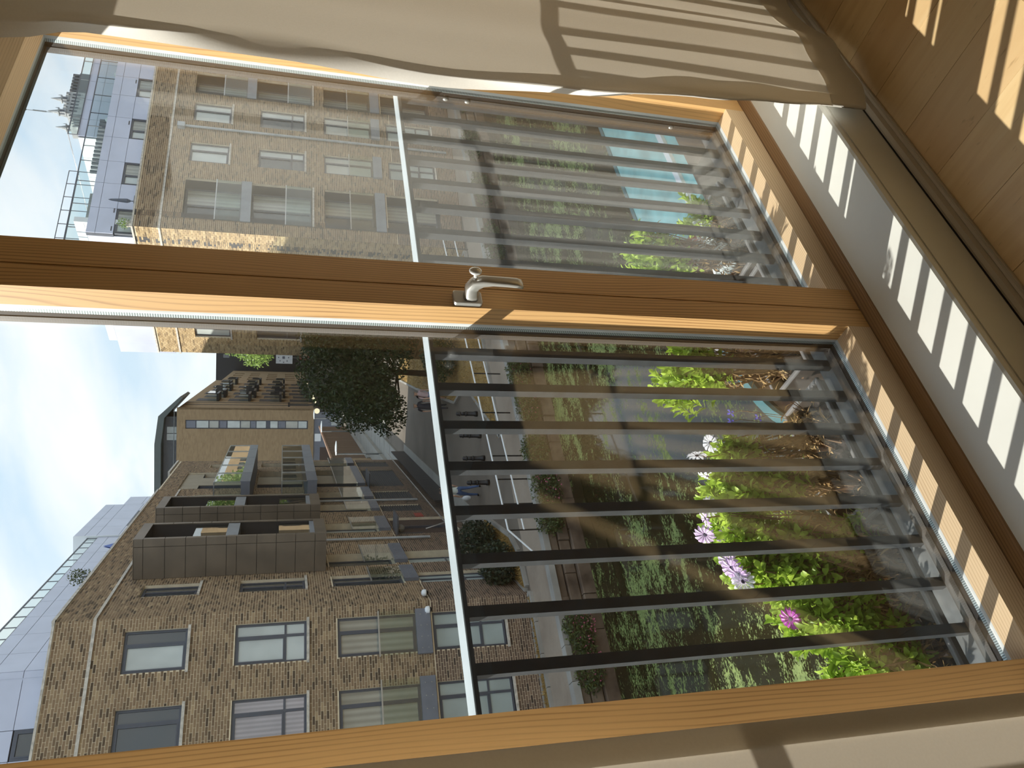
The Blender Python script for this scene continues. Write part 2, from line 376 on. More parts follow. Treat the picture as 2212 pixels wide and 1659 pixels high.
M['petal_pk'] = leaf('pink_petal', (176, 84, 110), (206, 120, 140), .3)
M['eye'] = simple('dark_flower_eye', (56, 44, 70), .8)
M['planter'] = simple('grey_planter_plastic', (66, 58, 52), .3, var=.05, vs=6)
M['planter_rim'] = simple('planter_rim', (118, 116, 116), .3, var=.05)
M['boat'] = simple('turquoise_boat_paint', (150, 206, 202), .4, var=.10, vs=1.2)
M['boat_rim'] = simple('teal_gunwale', (62, 106, 110), .4, var=.06, vs=3)
M['boat_hull'] = simple('black_hull', (40, 34, 30), .6, var=.1)
M['boat_deck'] = simple('brown_deck', (96, 66, 44), .7, var=.1)
M['boat_red'] = simple('red_boat_trim', (136, 60, 48), .6)
M['skin'] = simple('skin', (206, 164, 138), .6, var=.03)
M['hair'] = simple('dark_hair', (52, 40, 34), .7); M['hair_l'] = simple('fair_hair', (168, 146, 118), .7)
M['jeans'] = simple('blue_denim', (70, 92, 130), .8, var=.08, vs=12); M['tee'] = simple('pale_tee', (196, 200, 190), .8)
M['pinktop'] = simple('pale_pink_shirt', (206, 178, 178), .8); M['shorts'] = simple('light_denim_shorts', (120, 146, 178), .8)
M['jacket'] = simple('charcoal_jacket', (58, 58, 66), .8); M['bag'] = simple('white_bag', (220, 222, 224), .6); M['shoe'] = simple('dark_shoe', (38, 36, 36), .7)
M['yellow'] = simple('yellow_bag', (214, 176, 60), .6); M['green'] = simple('hi_vis', (170, 190, 80), .7)
M['lampdisc'] = simple('white_lamp_disc', (224, 230, 230), .4); M['greymetal'] = simple('grey_post', (120, 124, 124), .5, .3)
M['roofdark'] = simple('dark_metal_roof', (84, 92, 90), .5, .1); M['attic'] = simple('attic_cladding', (96, 98, 102), .6)
M['church'] = simple('weathered_limestone', (160, 162, 162), .9, var=.1, vs=2); M['church_d'] = simple('shaded_louvre', (86, 90, 96), .9)
M['parasol'] = simple('folded_parasol', (86, 94, 108), .7); M['flagblue'] = simple('blue_fabric', (96, 120, 186), .7)
def lampglow():
    t = NT('lit_globe'); e_ = t.n('ShaderNodeEmission'); e_.inputs[0].default_value = C4((255, 244, 206)); e_.inputs[1].default_value = 1.2; return t.out(e_.outputs[0])
M['glow'] = lampglow()
# ================================================================== THE ROOM
ZF, ZC = -1.572, 1.02            # floor and ceiling
X0, X1, YB, YW = -2.3, 3.5, -3.4, .928
fl = struct('floor', (0, 0, ZF), 'maple strip floor of boards running towards the window')
mb = MB(); mb.box((X0, YB, ZF-.06), (X1, .93, ZF-.012)); mb.build('floor_bed', M['darkgap'], fl)
PW = .175; px = 1.941 - PW*30; prnd = random.Random(4); pmesh = {}
while px < X1:
    a, b = max(px, X0), min(px+PW, X1)
    if b-a > .02:
        y = .908; first = True
        while y > YB:
            ln = (prnd.uniform(.35, 1.2) if first else prnd.choice((1.2, 1.6))); first = False
            y2 = max(YB, y-ln)
            key = (round(b-a, 4), round(y-y2, 3))
            q = MB(); q.box((a+.0007, y2+.0006, ZF-.014), (b-.0007, y-.0006, ZF+prnd.uniform(-.0004, .0004)))
            q.build('plank', M['floor'], fl); y = y2
    px += PW
def slab(name, a, b, mat, label=None):
    q = MB(); q.box(a, b); o = q.build(name, mat); o['kind'] = 'structure'
    if label: o['label'] = label
    return o
slab('wall_back', (X0-.1, YB-.1, ZF-.06), (X1+.1, YB, ZC), M['wallpaint'])
slab('wall_left', (X0-.1, YB, ZF-.06), (X0, 1.33, ZC), M['wallpaint'])
slab('wall_right', (X1, YB, ZF-.06), (X1+.1, 1.33, ZC), M['wallpaint'])
slab('ceiling', (X0-.1, YB-.1, ZC), (X1+.1, 1.33, ZC+.12), M['wallpaint'])
ww = struct('wall_window', (0, 1.2, ZF), 'plastered window wall around the timber window')
WX0, WX1, WZT = -.80, 2.16, .72      # timber window outer size
q = MB()
q.box((X0, YW, ZF-.06), (WX0, 1.25, ZC)); q.box((WX1, YW+.04, ZF-.06), (X1, 1.25, ZC)); q.box((WX0, YW, WZT), (WX1, 1.25, ZC))
q.build('wall_plaster', M['wallpaint'], ww)
q = MB(); q.box((X0, YW+.006, ZF-.06), (X1, 1.30, -1.425)); q.build('wall_below_sill', M['paint'], ww)
sl = struct('trim_1', (0, 1, -1.4), 'white painted window sill with a rounded front edge')
q = MB(); q.prism([(1.125, -1.400), (1.125, -1.425), (.934, -1.425), (.929, -1.420), (.928, -1.413), (.930, -1.404), (.936, -1.400)], X0, X1, 'x'); q.build('sill_board', M['paint'], sl)
q = MB(); q.box((X0, .9285, -1.541), (X1, .96, -1.425)); q.build('sill_apron', M['paint'], sl)
sk = struct('baseboard_window', (0, .91, ZF), 'low skirting bead with two grooves along the window wall')
q = MB(); q.prism([(.934, ZF), (.894, ZF), (.894, ZF+.008), (.895, ZF+.009), (.897, ZF+.0075), (.900, ZF+.011), (.905, ZF+.013), (.907, ZF+.0115), (.911, ZF+.024), (.921, ZF+.028), (.9225, ZF+.026), (.934, ZF+.0275)], X0, X1, 'x')
q.build('skirting_bead', M['skirt'], sk)
q = MB(); q.box((X0, .9265, -1.5455), (X1, .94, -1.541)); q.build('joint_line', M['darkgap'], sk)

# ------------------------------------------------------------------ the window
wi = struct('window_1', (1.1, 1.2, -1.39), 'timber casement window with a centre handle')
YI, YO = 1.15, 1.24
ZB, ZT, SP = -1.323, .592, .004          # glass opening; SP is the splay of the beads
sashes = [(-.60, .150, -.66, .212), (.306, 1.1167, .222, 1.178), (1.254, 2.044, 1.1812, 2.112)]
for k, (a, b, oa, ob) in enumerate(sashes):
    q = MB(); q.prism([(oa, YI), (a-(SP if k != 1 else .001), YI), (a, 1.196), (oa, 1.196)], -1.392, ZT+.095, 'z'); q.build('stile', M['pine_v'], wi)
    q = MB(); q.prism([(b, 1.196), (b+SP, YI), (ob, YI), (ob, 1.196)], -1.392, ZT+.095, 'z'); q.build('stile', M['pine_v'], wi)
    ea, eb = a-(SP if k != 1 else .001)-.0004, b+SP+.0004
    q = MB(); q.prism([(1.1961, ZB), (YI-.0003, ZB-.0045), (YI-.0003, -1.3921), (1.1961, -1.3921)], ea, eb, 'x'); q.build('rail', M['pine_x'], wi)
    q = MB(); q.prism([(1.1961, ZT), (YI-.0003, ZT+.012), (YI-.0003, ZT+.095), (1.1961, ZT+.095)], ea, eb, 'x'); q.build('rail', M['pine_x'], wi)
    # glazing edge in bands: sealant, perforated spacer, black gasket, aluminium
    for nm, y0, y1, mt, dx in (('sealant', 1.196, 1.2049, M['seal'], .0), ('spacer_bar', 1.2053, 1.2147, M['spacer'], .0006), ('gasket', 1.2147, 1.2278, M['rubber'], .0012), ('outer_frame', 1.2278, YO, M['alu'], -.0005)):
        q = MB()
        q.box((a-.02, y0, ZB-.02), (a-dx, y1, ZT+.02)); q.box((b+dx, y0, ZB-.02), (b+.02, y1, ZT+.02))
        q.box((a-dx, y0, ZB-.02), (b+dx, y1, ZB-dx)); q.box((a-dx, y0, ZT+dx), (b+dx, y1, ZT+.02))
        q.build(nm, mt, wi)
    for y in (1.2005, 1.2215):
        q = MB(); q.box((a-.008, y, ZB-.008), (b+.008, y+.004, ZT+.008)); q.build('glass_pane', M['glass'], wi)
# timber frame: sill piece seen as a rough ochre strip, head, end posts
q = MB(); q.prism([(1.1535, -1.3945), (1.123, -1.3955), (1.114, -1.3965), (1.112, -1.40), (1.1445, -1.425), (1.24, -1.425), (1.24, -1.3945)], WX0, WX1, 'x'); q.build('frame_sill', M['ochre'], wi)
q = MB(); q.box((WX0, 1.15, -1.4), (WX0+.14, YO, WZT)); q.build('frame_post', M['pine_v'], wi)
q = MB(); q.box((2.114, 1.15, -1.4), (WX1, YO, WZT)); q.build('frame_post', M['pine_v'], wi)
q = MB(); q.box((WX0, 1.125, ZT+.098), (WX1, YO, WZT)); q.build('frame_head', M['ochre'], wi)
q = MB(); q.box((.152, 1.1965, -1.40), (.304, 1.2455, ZT+.08)); q.box((1.119, 1.1965, -1.40), (1.2595, 1.2455, ZT+.08)); q.box((-.8, 1.1965, -1.40), (-.602, 1.2455, ZT+.08)); q.box((2.046, 1.1965, -1.4), (2.16, 1.2455, ZT+.08)); q.box((-.8, 1.1965, ZT+.022), (2.16, 1.2455, WZT)); q.box((-.8, 1.1965, -1.42), (2.16, 1.2455, ZB-.022))
q.build('outer_cladding', M['alu'], wi)
q = MB(); q.prism([(1.2455, -1.352), (1.30, -1.372), (1.30, -1.40), (1.2455, -1.40)], WX0, WX1, 'x'); q.build('outer_sill', M['alu_l'], wi)
# rain drops / small screws on the far stile
for zz in (-.44, -.505, -1.17):
    q = MB(); q.ball((2.043, 1.234, zz), .007, 8, 5, .6, 1, 1.2); q.build('stay_screw', M['chrome'], wi, True)
# handle
def rounded(q, cx, cz, hw, hh, y0, y1, r=.006, n=4):
    prof = []
    for sx, sz, a0 in ((1, 1, 0), (-1, 1, 90), (-1, -1, 180), (1, -1, 270)):
        for j in range(n+1):
            a = R(a0+90*j/n); prof.append((cx+sx*(hw-r)+r*math.cos(a), cz+sz*(hh-r)+r*math.sin(a)))
    A = [q.p(x, y1, z) for x, z in prof]; B = [q.p(x, y0, z) for x, z in prof]; m = len(prof)
    for k in range(m): q.face([A[k], A[(k+1) % m], B[(k+1) % m], B[k]])
    q.face(A[::-1]); q.face(B)
HX, HZ = 1.141, -.371
hd = MB(); rounded(hd, HX, HZ, .018, .031, 1.138, 1.1515); hb = hd.build('handle', M['chrome'], wi, False, bevel=.002, label='satin steel lever handle on the centre stile')
hb['label'] = 'satin steel lever handle on the centre stile'
q = MB()
pts = [(HX, 1.139, HZ-.006, .0155, .016), (HX+.001, 1.128, HZ-.006, .0145, .015), (HX+.003, 1.114, HZ-.004, .0125, .0145), (HX+.003, 1.100, HZ-.010, .0115, .0145), (HX+.002, 1.092, HZ-.024, .0112, .011), (HX+.001, 1.089, HZ-.045, .0115, .0075), (HX, 1.0885, HZ-.075, .0118, .0068), (HX-.001, 1.0885, HZ-.096, .0122, .0066), (HX-.001, 1.0905, HZ-.104, .0118, .0062), (HX-.001, 1.095, HZ-.108, .0105, .004)]
pts = [(x, y+.001, z, a, b_) for x, y, z, a, b_ in pts]
rings = []
for k, (x, y, z, a, b_) in enumerate(pts):
    p0 = Vector(pts[max(k-1, 0)][:3]); p1 = Vector(pts[min(k+1, len(pts)-1)][:3]); d = (p1-p0).normalized()
    ax = Vector((1, 0, 0)); ax = (ax-d*ax.dot(d)).normalized(); bx = d.cross(ax)
    rings.append([q.p(*(Vector((x, y, z))+ax*a*math.copysign(abs(math.cos(t))**.6, math.cos(t))+bx*b_*math.copysign(abs(math.sin(t))**.6, math.sin(t)))) for t in [2*math.pi*j/14 for j in range(14)]])
for A, B in zip(rings, rings[1:]):
    for j in range(14): q.face([A[j], A[(j+1) % 14], B[(j+1) % 14], B[j]])
q.face(rings[0][::-1]); q.face(rings[-1]); OFF[hb.name] = off(wi).copy(); q.build('lever', M['chrome'], hb, True)
q = MB(); q.tube([(HX+.003, 1.101, HZ-.008), (HX+.004, 1.086, HZ-.007)], .0062, 10); q.tube([(HX+.004, 1.086, HZ-.007), (HX+.006, 1.073, HZ-.004)], [.0045, .0040], 10)
q.ball((HX+.007, 1.070, HZ-.004), .0125, 10, 6, .9, .6, 1.1); q.build('key', M['chrome_b'], hb, True)

# ------------------------------------------------------------------ railing outside the glass
ra = thing('railing', (1.1, 1.327, -1.60), 'grey steel balcony railing with upright bars right outside the window glass', 'railing')
q = MB(); q.box((WX0-.4, 1.30, -.3238), (WX1+.6, 1.353, -.3158)); q.build('top_rail', M['rail_bar'], ra)
q = MB(); q.box((WX0-.4, 1.2998, -.3157), (WX1+.6, 1.3535, -.3135)); q.build('rail_sky_sheen', M['rail_top'], ra, label='top face of the dark rail, painted pale as sky sheen')  # thin pale plate that carries the painted sky sheen
q = MB(); q.box((WX0-.4, 1.30, -1.394), (WX1+.6, 1.353, -1.3835)); q.build('bottom_rail', M['rail_low'], ra, bevel=.001)
q = MB(); q.box((0, 0, 0), (.021, .020, 1.0594)); bme = q.mesh('bar', M['rail_bar'])
for k in range(-12, 24):
    x = .4087+.1018*k
    loc = (x, 1.304, -1.3834)
    inst('bar', bme, ra, loc)
for x in (-.75, .15, 1.19, 2.2):
    q = MB(); q.box((x, 1.308, -1.60), (x+.03, 1.345, -1.394)); q.build('foot', M['rail_bar'], ra)
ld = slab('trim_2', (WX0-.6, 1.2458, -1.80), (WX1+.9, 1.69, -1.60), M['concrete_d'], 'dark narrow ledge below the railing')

# ------------------------------------------------------------------ curtains
def interp(tab, z):
    tab = sorted(tab)
    if z <= tab[0][0]: return tab[0][1]
    for (a, va), (b, vb) in zip(tab, tab[1:]):
        if z <= b:
            t = (z-a)/(b-a); t = t*t*(3-2*t); return va+(vb-va)*t
    return tab[-1][1]
def curtain(name, plan, zs, loc, label, hem_rows=None, hem_cols=None, hem_label=None, bottom=None):
    t = thing(name, loc, label, 'curtain')
    nu = len(plan(0)); grid = []
    for z in zs:
        grid.append([(x, y, (bottom(x, z) if bottom else z)) for x, y in plan(z)])
    q = MB(); ids = [[q.p(*v) for v in row] for row in grid]
    for i in range(len(zs)-1):
        for j in range(nu-1): q.face([ids[i][j], ids[i][j+1], ids[i+1][j+1], ids[i+1][j]])
    q.build('cloth', M['curtain'], t, True)
    for rows, cols in ((hem_rows, None), (None, hem_cols)):
        if rows is None and cols is None: continue
        I = rows or range(len(zs)); J = cols or range(nu)
        q = MB(); d = {}
        for i in I:
            for j in J:
                a = Vector(grid[i][j]); b = Vector(grid[i][min(j+1, nu-1)]); c = Vector(grid[i][max(j-1, 0)])
                tn = (b-c); nrm = Vector((tn.y, -tn.x, 0)).normalized()
                d[i, j] = q.p(*(a+nrm*.0035))
        I = list(I); J = list(J)
        for i, i2 in zip(I, I[1:]):
            for j, j2 in zip(J, J[1:]): q.face([d[i, j], d[i, j2], d[i2, j2], d[i2, j]])
        q.build('hem', M['curtain'], t, True)
    return t
EDGE = [(-1.52, 1.730), (-1.41, 1.742), (-1.2, 1.74), (-1.0, 1.71), (-.65, 1.622), (-.3, 1.580), (.03, 1.608), (.4, 1.612), (.52, 1.555), (.9, 1.525)]
FOLD = [(-1.52, 1.695), (-1.41, 1.690), (-1.2, 1.668), (-1.0, 1.640), (-.65, 1.600), (-.3, 1.585), (.03, 1.634), (.4, 1.600), (.52, 1.572), (.9, 1.53)]
def planR(z):
    xe, xf = interp(EDGE, z), interp(FOLD, z); pts = []
    low = min(1, max(0, (-.9-z)/.45)); ye = .927*(1-low)+.893*low
    for k in range(9):                      # the leading edge turns in towards the glass
        s = k/8; pts.append((xe+(xf-xe)*s**1.15, ye+(.900-ye)*s-.002*math.sin(math.pi*s)))
    amp = .012+.004*math.sin(z*1.7)
    for k in range(1, 85):
        s = k/84; x = xf+(3.3-xf)*s**1.05; g = min(1, s*7)
        y = .895+g*(-amp*.5+amp*math.sin(13.5*(x-1.62)+.45*math.sin(2.1*z))+.004*math.sin(31*(x-1.6)+1.2*z)+.004*math.sin(4*z+5*x))
        y = min(y, .918 if z < -1.3 else .955)
        pts.append((x, y))
    return pts
ZR = [.93-.045*k for k in range(52)]+[-1.405, -1.425, -1.45, -1.475, -1.50, -1.522]
ZR = sorted(set(round(z, 3) for z in ZR if z >= -1.525), reverse=True)
hr = [i for i, z in enumerate(ZR) if z <= -1.40]
curtain('curtain', planR, ZR, (2.4, .9, -1.52), 'cream linen curtain hanging over the sill at the right end of the window', hem_rows=hr,
        bottom=lambda x, z: z+(.022*math.sin(9*x)+.012*math.sin(23*x+1))*max(0, min(1, (-1.3-z)/.2)))
def planL(z):
    xe = .214+.006*math.sin(1.3*z)+.006*z*.5; pts = []
    for k in range(90):
        s = k/89; x = xe-1.5*s
        y = .95+min(1, s*9)*(.012*math.sin(9*(x-.2)+.5*math.sin(1.7*z))+.006*math.sin(29*x+z))-.0*z
        pts.append((x, y))
    return pts
ZL = [.93-.06*k for k in range(40)]
ZL = [z for z in ZL if z > -1.39]
curtain('curtain', planL, ZL, (-.5, .95, -1.4), 'cream linen curtain at the left end of the window, crossed by soft plant shadows', hem_cols=range(0, 3))
for xa, xb, y in ((-1.9, 3.4, .92),):
    rl = struct('trim_3', (0, .92, .96), 'curtain track'); q = MB(); q.box((xa, .88, .955), (xb, .96, ZC)); q.build('curtain_track', M['paint'], rl)
# ================================================================== OUTSIDE: frames for the facades
class FR:
    def __init__(s, ox, oy, az, side):     # s runs along azimuth az, p points out of the wall, z up
        a = R(az); s.T = Vector((math.cos(a), math.sin(a), 0)); s.N = Vector((math.sin(a), -math.cos(a), 0))*side
        s.O = Vector((ox, oy, 0)); s.flip = side > 0
    def __call__(s, x, p, z): return s.O+s.T*x+s.N*p+Vector((0, 0, z))
FA = FR(2.0046, 22.913, -5, 1); FB = FR(9.34, 22.27, 48, 1); FC = FR(3.083, 25.111, -7, 1); FD = FR(25.337, 22.379, 83, -1)
ZG, ZW = -7.57, -8.8
brnd = random.Random(7)
def brick_wall(bld, fr, s0, s1, z0, z1, holes, mats=('brick', 'mortar'), zlow=None, deep=.13):
    # mortar sheet with real openings and reveals, and every brick proud of it
    xs = sorted(set([s0, s1]+[h[0] for h in holes]+[h[1] for h in holes])); xs = [x for x in xs if s0 <= x <= s1]
    zs = sorted(set([z0, z1]+[h[2] for h in holes]+[h[3] for h in holes])); zs = [z for z in zs if z0 <= z <= z1]
    q = MB(fr)
    for xa, xb in zip(xs, xs[1:]):
        for za, zb in zip(zs, zs[1:]):
            cx, cz = (xa+xb)/2, (za+zb)/2
            if any(h[0] < cx < h[1] and h[2] < cz < h[3] for h in holes): continue
            q.poly([(xa, -.008, za), (xb, -.008, za), (xb, -.008, zb), (xa, -.008, zb)])
    for a, b, c, d in [h[:4] for h in holes]:
        for P, Q in (((a, c), (a, d)), ((b, d), (b, c)), ((a, d), (b, d)), ((b, c), (a, c))):
            q.poly([(P[0], 0, P[1]), (P[0], -deep, P[1]), (Q[0], -deep, Q[1]), (Q[0], 0, Q[1])])
    q.build('mortar_bed', M[mats[1]], bld)
    # back of the building so that nothing is open
    q = MB(fr); q.box((s0, -.9, z0), (s1, -.6, z1)); q.build('wall_core', M['bronze_d'], bld)
    groups = [(z0, z1, mats[0])] if zlow is None else [(zlow, z1, mats[0]), (z0, zlow, 'brick_l')]
    H, Wd, J = .075, .225, .015
    for ga, gb, mt in groups:
        q = MB(fr); tone = []
        n = int((gb-ga)/H)
        for r in range(n):
            za = ga+r*H+J/2; zb = za+H-J; cz = (za+zb)/2
            cuts = sorted([(h[0], h[1]) for h in holes if h[2] < cz < h[3]])
            segs = []; x = s0
            for a, b in cuts:
                if a > x: segs.append((x, a))
                x = max(x, b)
            if x < s1: segs.append((x, s1))
            for a, b in segs:
                k = math.floor(a/Wd)-1; x = k*Wd+(Wd/2 if r % 2 else 0)
                while x < b:
                    xa, xb = max(a, x+J/2), min(b, x+Wd-J/2)
                    if xb-xa > .03:
                        o = brnd.uniform(0, .004); i = len(q.v)
                        for P in ((xa, o, za), (xb, o, za), (xb, o, zb), (xa, o, zb), (xa, -.009, za), (xb, -.009, za), (xb, -.009, zb), (xa, -.009, zb)): q.v.append(fr(*P))
                        fs = [(i, i+1, i+2, i+3), (i, i+4, i+5, i+1), (i+1, i+5, i+6, i+2), (i+2, i+6, i+7, i+3), (i+3, i+7, i+4, i)]
                        q.f += [f if not fr.flip else f[::-1] for f in fs]; q.m += [0]*5
                        tone += [brnd.random()]*5
                    x += Wd
        if q.f: q.build('bricks', M[mt], bld, tone=tone, kind='stuff')
def win(bld, fr, s0, s1, z0, z1, mull=.33, trans=(), pane='pane_dark', pane2=None, sill=True, d=.10, open_=False, name='window'):
    fw = .065; q = MB(fr)
    q.box((s0, -d-.05, z0), (s0+fw, -d+.02, z1)); q.box((s1-fw, -d-.05, z0), (s1, -d+.02, z1))
    q.box((s0+fw, -d-.05, z0), (s1-fw, -d+.02, z0+fw)); q.box((s0+fw, -d-.05, z1-fw), (s1-fw, -d+.02, z1))
    cols = [(s0+fw, s1-fw)]
    if mull:
        m = s1-(s1-s0)*mull; q.box((m-.035, -d-.05, z0+fw), (m+.035, -d+.02, z1-fw)); cols = [(s0+fw, m-.035), (m+.035, s1-fw)]
    rows = []; za = z0+fw
    for t in list(trans)+[None]:
        if t is None: rows.append((za, z1-fw))
        else:
            zt = z0+(z1-z0)*t
            for a, b in cols: q.box((a, -d-.05, zt-.03), (b, -d+.015, zt+.03))
            rows.append((za, zt-.03)); za = zt+.03
    # casement frame on the wide light
    a, b = cols[0]; c, e = rows[-1]; g = .035
    q.box((a, -d-.03, c), (a+g, -d+.03, e)); q.box((b-g, -d-.03, c), (b, -d+.03, e)); q.box((a+g, -d-.03, c), (b-g, -d+.03, c+g)); q.box((a+g, -d-.03, e-g), (b-g, -d+.03, e))
    w_ = q.build(name, M['frame'], bld)
    for i, (a, b) in enumerate(cols):
        for c, e in rows:
            k = MB(fr); k.box((a, -d-.03, c), (b, -d-.012, e)); k.build('pane', M[(pane2 or pane) if i else pane], w_)
    if sill:
        k = MB(fr); k.box((s0-.07, -d, z0-.075), (s1+.07, .055, z0)); k.build('window_sill', M['stone'], w_)
    return w_
def juliet(bld, fr, s0, s1, zb, zt, zr, p=.10, slab='slab', ext=.1, studs=True):
    q = MB(fr); q.box((s0, -.02, zb), (s1, p, zt)); b = q.build('balcony_fascia', M[slab], bld)
    k = MB(fr); k.box((s0+.02, p-.03, zt), (s1-.02, p-.018, zr-.02)); k.build('glass_screen', M['bal_glass'], b)
    k = MB(fr); k.box((s0, p-.045, zr-.025), (s1, p-.005, zr+.015)); k.build('handrail', M['steel'], b)
    if studs:
        k = MB(fr)
        for i in range(4):
            x = s0+(s1-s0)*(.12+.25*i)
            for dz in (.12, .30): k.box((x-.012, p, zb+dz-.012), (x+.012, p+.012, zb+dz+.012))
        k.build('fixing_bolts', M['steel'], b, kind='stuff')
    return b
def balcony(bld, fr, s0, s1, zb, zt, zr, p, slab='slab_l', joints=4):
    q = MB(fr); q.box((s0, -.02, zb), (s1, p-.02, zt)); b = q.build('balcony', M['slab'], bld)
    n = joints
    for i in range(n):
        a = s0+(s1-s0)*i/n; c = s0+(s1-s0)*(i+1)/n
        k = MB(fr); k.box((a+.012, p-.02, zb-.02), (c-.012, p+.01, zt+.03)); k.build('fascia_panel', M[slab if i else 'slab'], b)
        k = MB(fr); k.box((a+.02, p-.045, zt+.03), (c-.02, p-.03, zr)); k.build('glass_screen', M['bal_glass'], b)
    k = MB(fr); k.box((s0+.03, .02, zt), (s0+.045, p-.05, zr)); k.build('glass_screen', M['bal_glass'], b)
    k = MB(fr); k.box((s0+.01, p-.06, zr), (s1, p-.02, zr+.04)); k.box((s0+.01, 0, zr), (s0+.05, p-.06, zr+.04))
    for i in range(n+1):
        x = s0+.03+(s1-s0-.06)*i/n; k.box((x-.015, p-.03, zt+.03), (x+.015, p-.0, zr))
    k.build('handrail', M['steel'], b); return b
def panels(bld, fr, ss, zs, p, mat='clad', th=.05, gap=.014, skip=(), name='cladding_panel'):
    q = MB(fr)
    for i, (a, b) in enumerate(zip(ss, ss[1:])):
        for j, (c, e) in enumerate(zip(zs, zs[1:])):
            if (i, j) not in skip: q.box((a, p-.2, c), (b, p-.03, e))
    q.build('cladding_backing', M['clad_gap'], bld)
    for i, (a, b) in enumerate(zip(ss, ss[1:])):
        for j, (c, e) in enumerate(zip(zs, zs[1:])):
            if (i, j) in skip: continue
            k = MB(fr); k.box((a+gap/2, p-.03, c+gap/2), (b-gap/2, p+th-.05, e-gap/2)); k.build(name, M[mat], bld)
def pipe(bld, fr, s, z0, z1, r=.05, p=.09, head=False):
    q = MB(fr); q.tube([(s, p, z0), (s, p, z1)], r, 8)
    if head: q.box((s-.13, .0, z1), (s+.13, .2, z1+.3))
    q.build('downpipe', M['grey_pipe'], bld)
def terrace_glass(bld, fr, ss, z0, z1, p):
    q = MB(fr); q.box((ss[0], p-.02, z1-.02), (ss[-1], p+.02, z1+.02)); q.box((ss[0], p-.02, z0-.03), (ss[-1], p+.02, z0))
    for s in ss: q.box((s-.014, p-.014, z0), (s+.014, p+.014, z1-.02))
    b = q.build('terrace_balustrade', M['frame'], bld)
    for a, c in zip(ss, ss[1:]):
        k = MB(fr); k.box((a+.02, p-.006, z0), (c-.02, p+.006, z1-.02)); k.build('glass_screen', M['bal_glass'], b)

# ------------------------------------------------------------------ left apartment block: facade A along the canal, facade B along the street
AB = thing('apartment_building', (7, 22.5, ZG), 'brown brick apartment block on the left corner of the street with bronze balcony towers', 'building')
rows4 = [(2.35, 3.94), (-.80, 1.12), (-3.93, -1.66), (-6.65, -4.43)]
cA = [(5.88, 7.00), (3.86, 4.99), (1.4, 2.5), (-.6, .5), (-2.8, -1.7)]
hA = [(a, b, c, d) for a, b in cA for c, d in rows4]
brick_wall(AB, FA, -4, 7.37, ZG, 5.66, hA, ('brick', 'mortar'), -4.40)
for k, (a, b) in enumerate(cA):
    pk = ['pane_curt', 'pane_dark', 'pane_blind', 'pane_curt', 'pane_dark'][k]
    win(AB, FA, a, b, 2.35, 3.94, .33, (), 'pane_blind' if k == 0 else 'pane_dark', 'pane_dark')
    win(AB, FA, a, b, -.80, 1.12, .33, (.30,), 'pane_blind' if k == 0 else 'pane_net')
    win(AB, FA, a, b, -3.93, -1.66, .36, (), 'pane_curt', 'pane_curt', sill=False)
    win(AB, FA, a, b, -6.65, -4.43, .36, (.33,), 'pane_frost')
    juliet(AB, FA, a-.10 if k else 5.79, b+.10 if k == 0 else b+.17, -4.36, -3.92, -2.82, .11)
hB = [(1.72, 2.83, 2.33, 3.93), (1.70, 2.86, -.81, 1.15), (1.77, 2.85, -3.93, -1.66), (1.74, 2.78, -6.68, -4.45),
      (3.9, 5.42, -3.93, -1.66), (3.96, 5.45, -6.62, -4.42), (8.48, 10.05, -3.93, -1.78), (8.0, 10.8, -7.2, -4.5),
      (12.2, 13.74, -3.93, -1.68), (12.1, 13.45, -6.33, -4.45), (14.8, 16.65, -3.93, -1.7), (14.85, 16.68, -6.33, -4.45),
      (18.05, 22.9, -3.93, -1.6), (18.0, 23.0, -6.33, -4.43), (24.2, 26.2, -3.93, -1.7), (24.1, 26.0, -6.33, -4.43),
      (12.3, 13.7, -1.12, 1.1), (14.8, 16.6, -1.12, 1.1), (18.1, 22.7, -1.12, 1.15), (24.3, 25.6, -1.0, 1.1),
      (12.3, 13.7, 1.68, 3.9), (14.8, 16.6, 1.68, 3.9), (18.1, 22.7, 1.68, 4.85), (24.3, 25.4, 2.2, 3.9)]
brick_wall(AB, FB, 0, 26.7, ZG, 5.72, hB, ('brick', 'mortar'), -4.40, deep=.42)
for h, mu, tr, pa, si in ((hB[0], .4, (), 'pane_dark', True), (hB[1], .4, (.3,), 'pane_dark', True), (hB[2], .4, (), 'pane_dark', False), (hB[3], .4, (.3,), 'pane_frost', True),
                      (hB[4], .4, (), 'pane_dark', False), (hB[5], .4, (.3,), 'pane_frost', True), (hB[6], .4, (), 'pane_blind', False), (hB[8], .4, (), 'pane_dark', False), (hB[10], .4, (), 'pane_dark', False), (hB[14], .4, (), 'pane_dark', False),
                      (hB[16], .4, (), 'pane_dark', False), (hB[17], .4, (), 'pane_dark', False), (hB[19], .4, (), 'pane_dark', True), (hB[20], .4, (), 'pane_dark', False), (hB[21], .4, (), 'pane_dark', False), (hB[23], .4, (), 'pane_dark', True)):
    win(AB, FB, *h[:4], mu, tr, pa, None, si, d=.12 if h[0] < 3 else .30)
for h in (hB[12], hB[18], hB[22]):        # wide bays: doors between tan panels
    a, b, c, e = h[:4]
    win(AB, FB, a, a+1.3, c, min(e, c+2.3), .5, (), 'pane_dark', None, False, d=.30); win(AB, FB, b-1.2, b, c, min(e, c+2.3), .5, (), 'pane_dark', None, False, d=.30)
    panels(AB, FB, [a+1.3, a+2.2, b-1.2], [c, (c+e)/2, e], -.08, 'tan_panel', .05)
    if e-c > 2.4: panels(AB, FB, [a, a+1.3], [c+2.3, e], -.08, 'tan_panel'); panels(AB, FB, [b-1.2, b], [c+2.3, e], -.08, 'tan_panel')
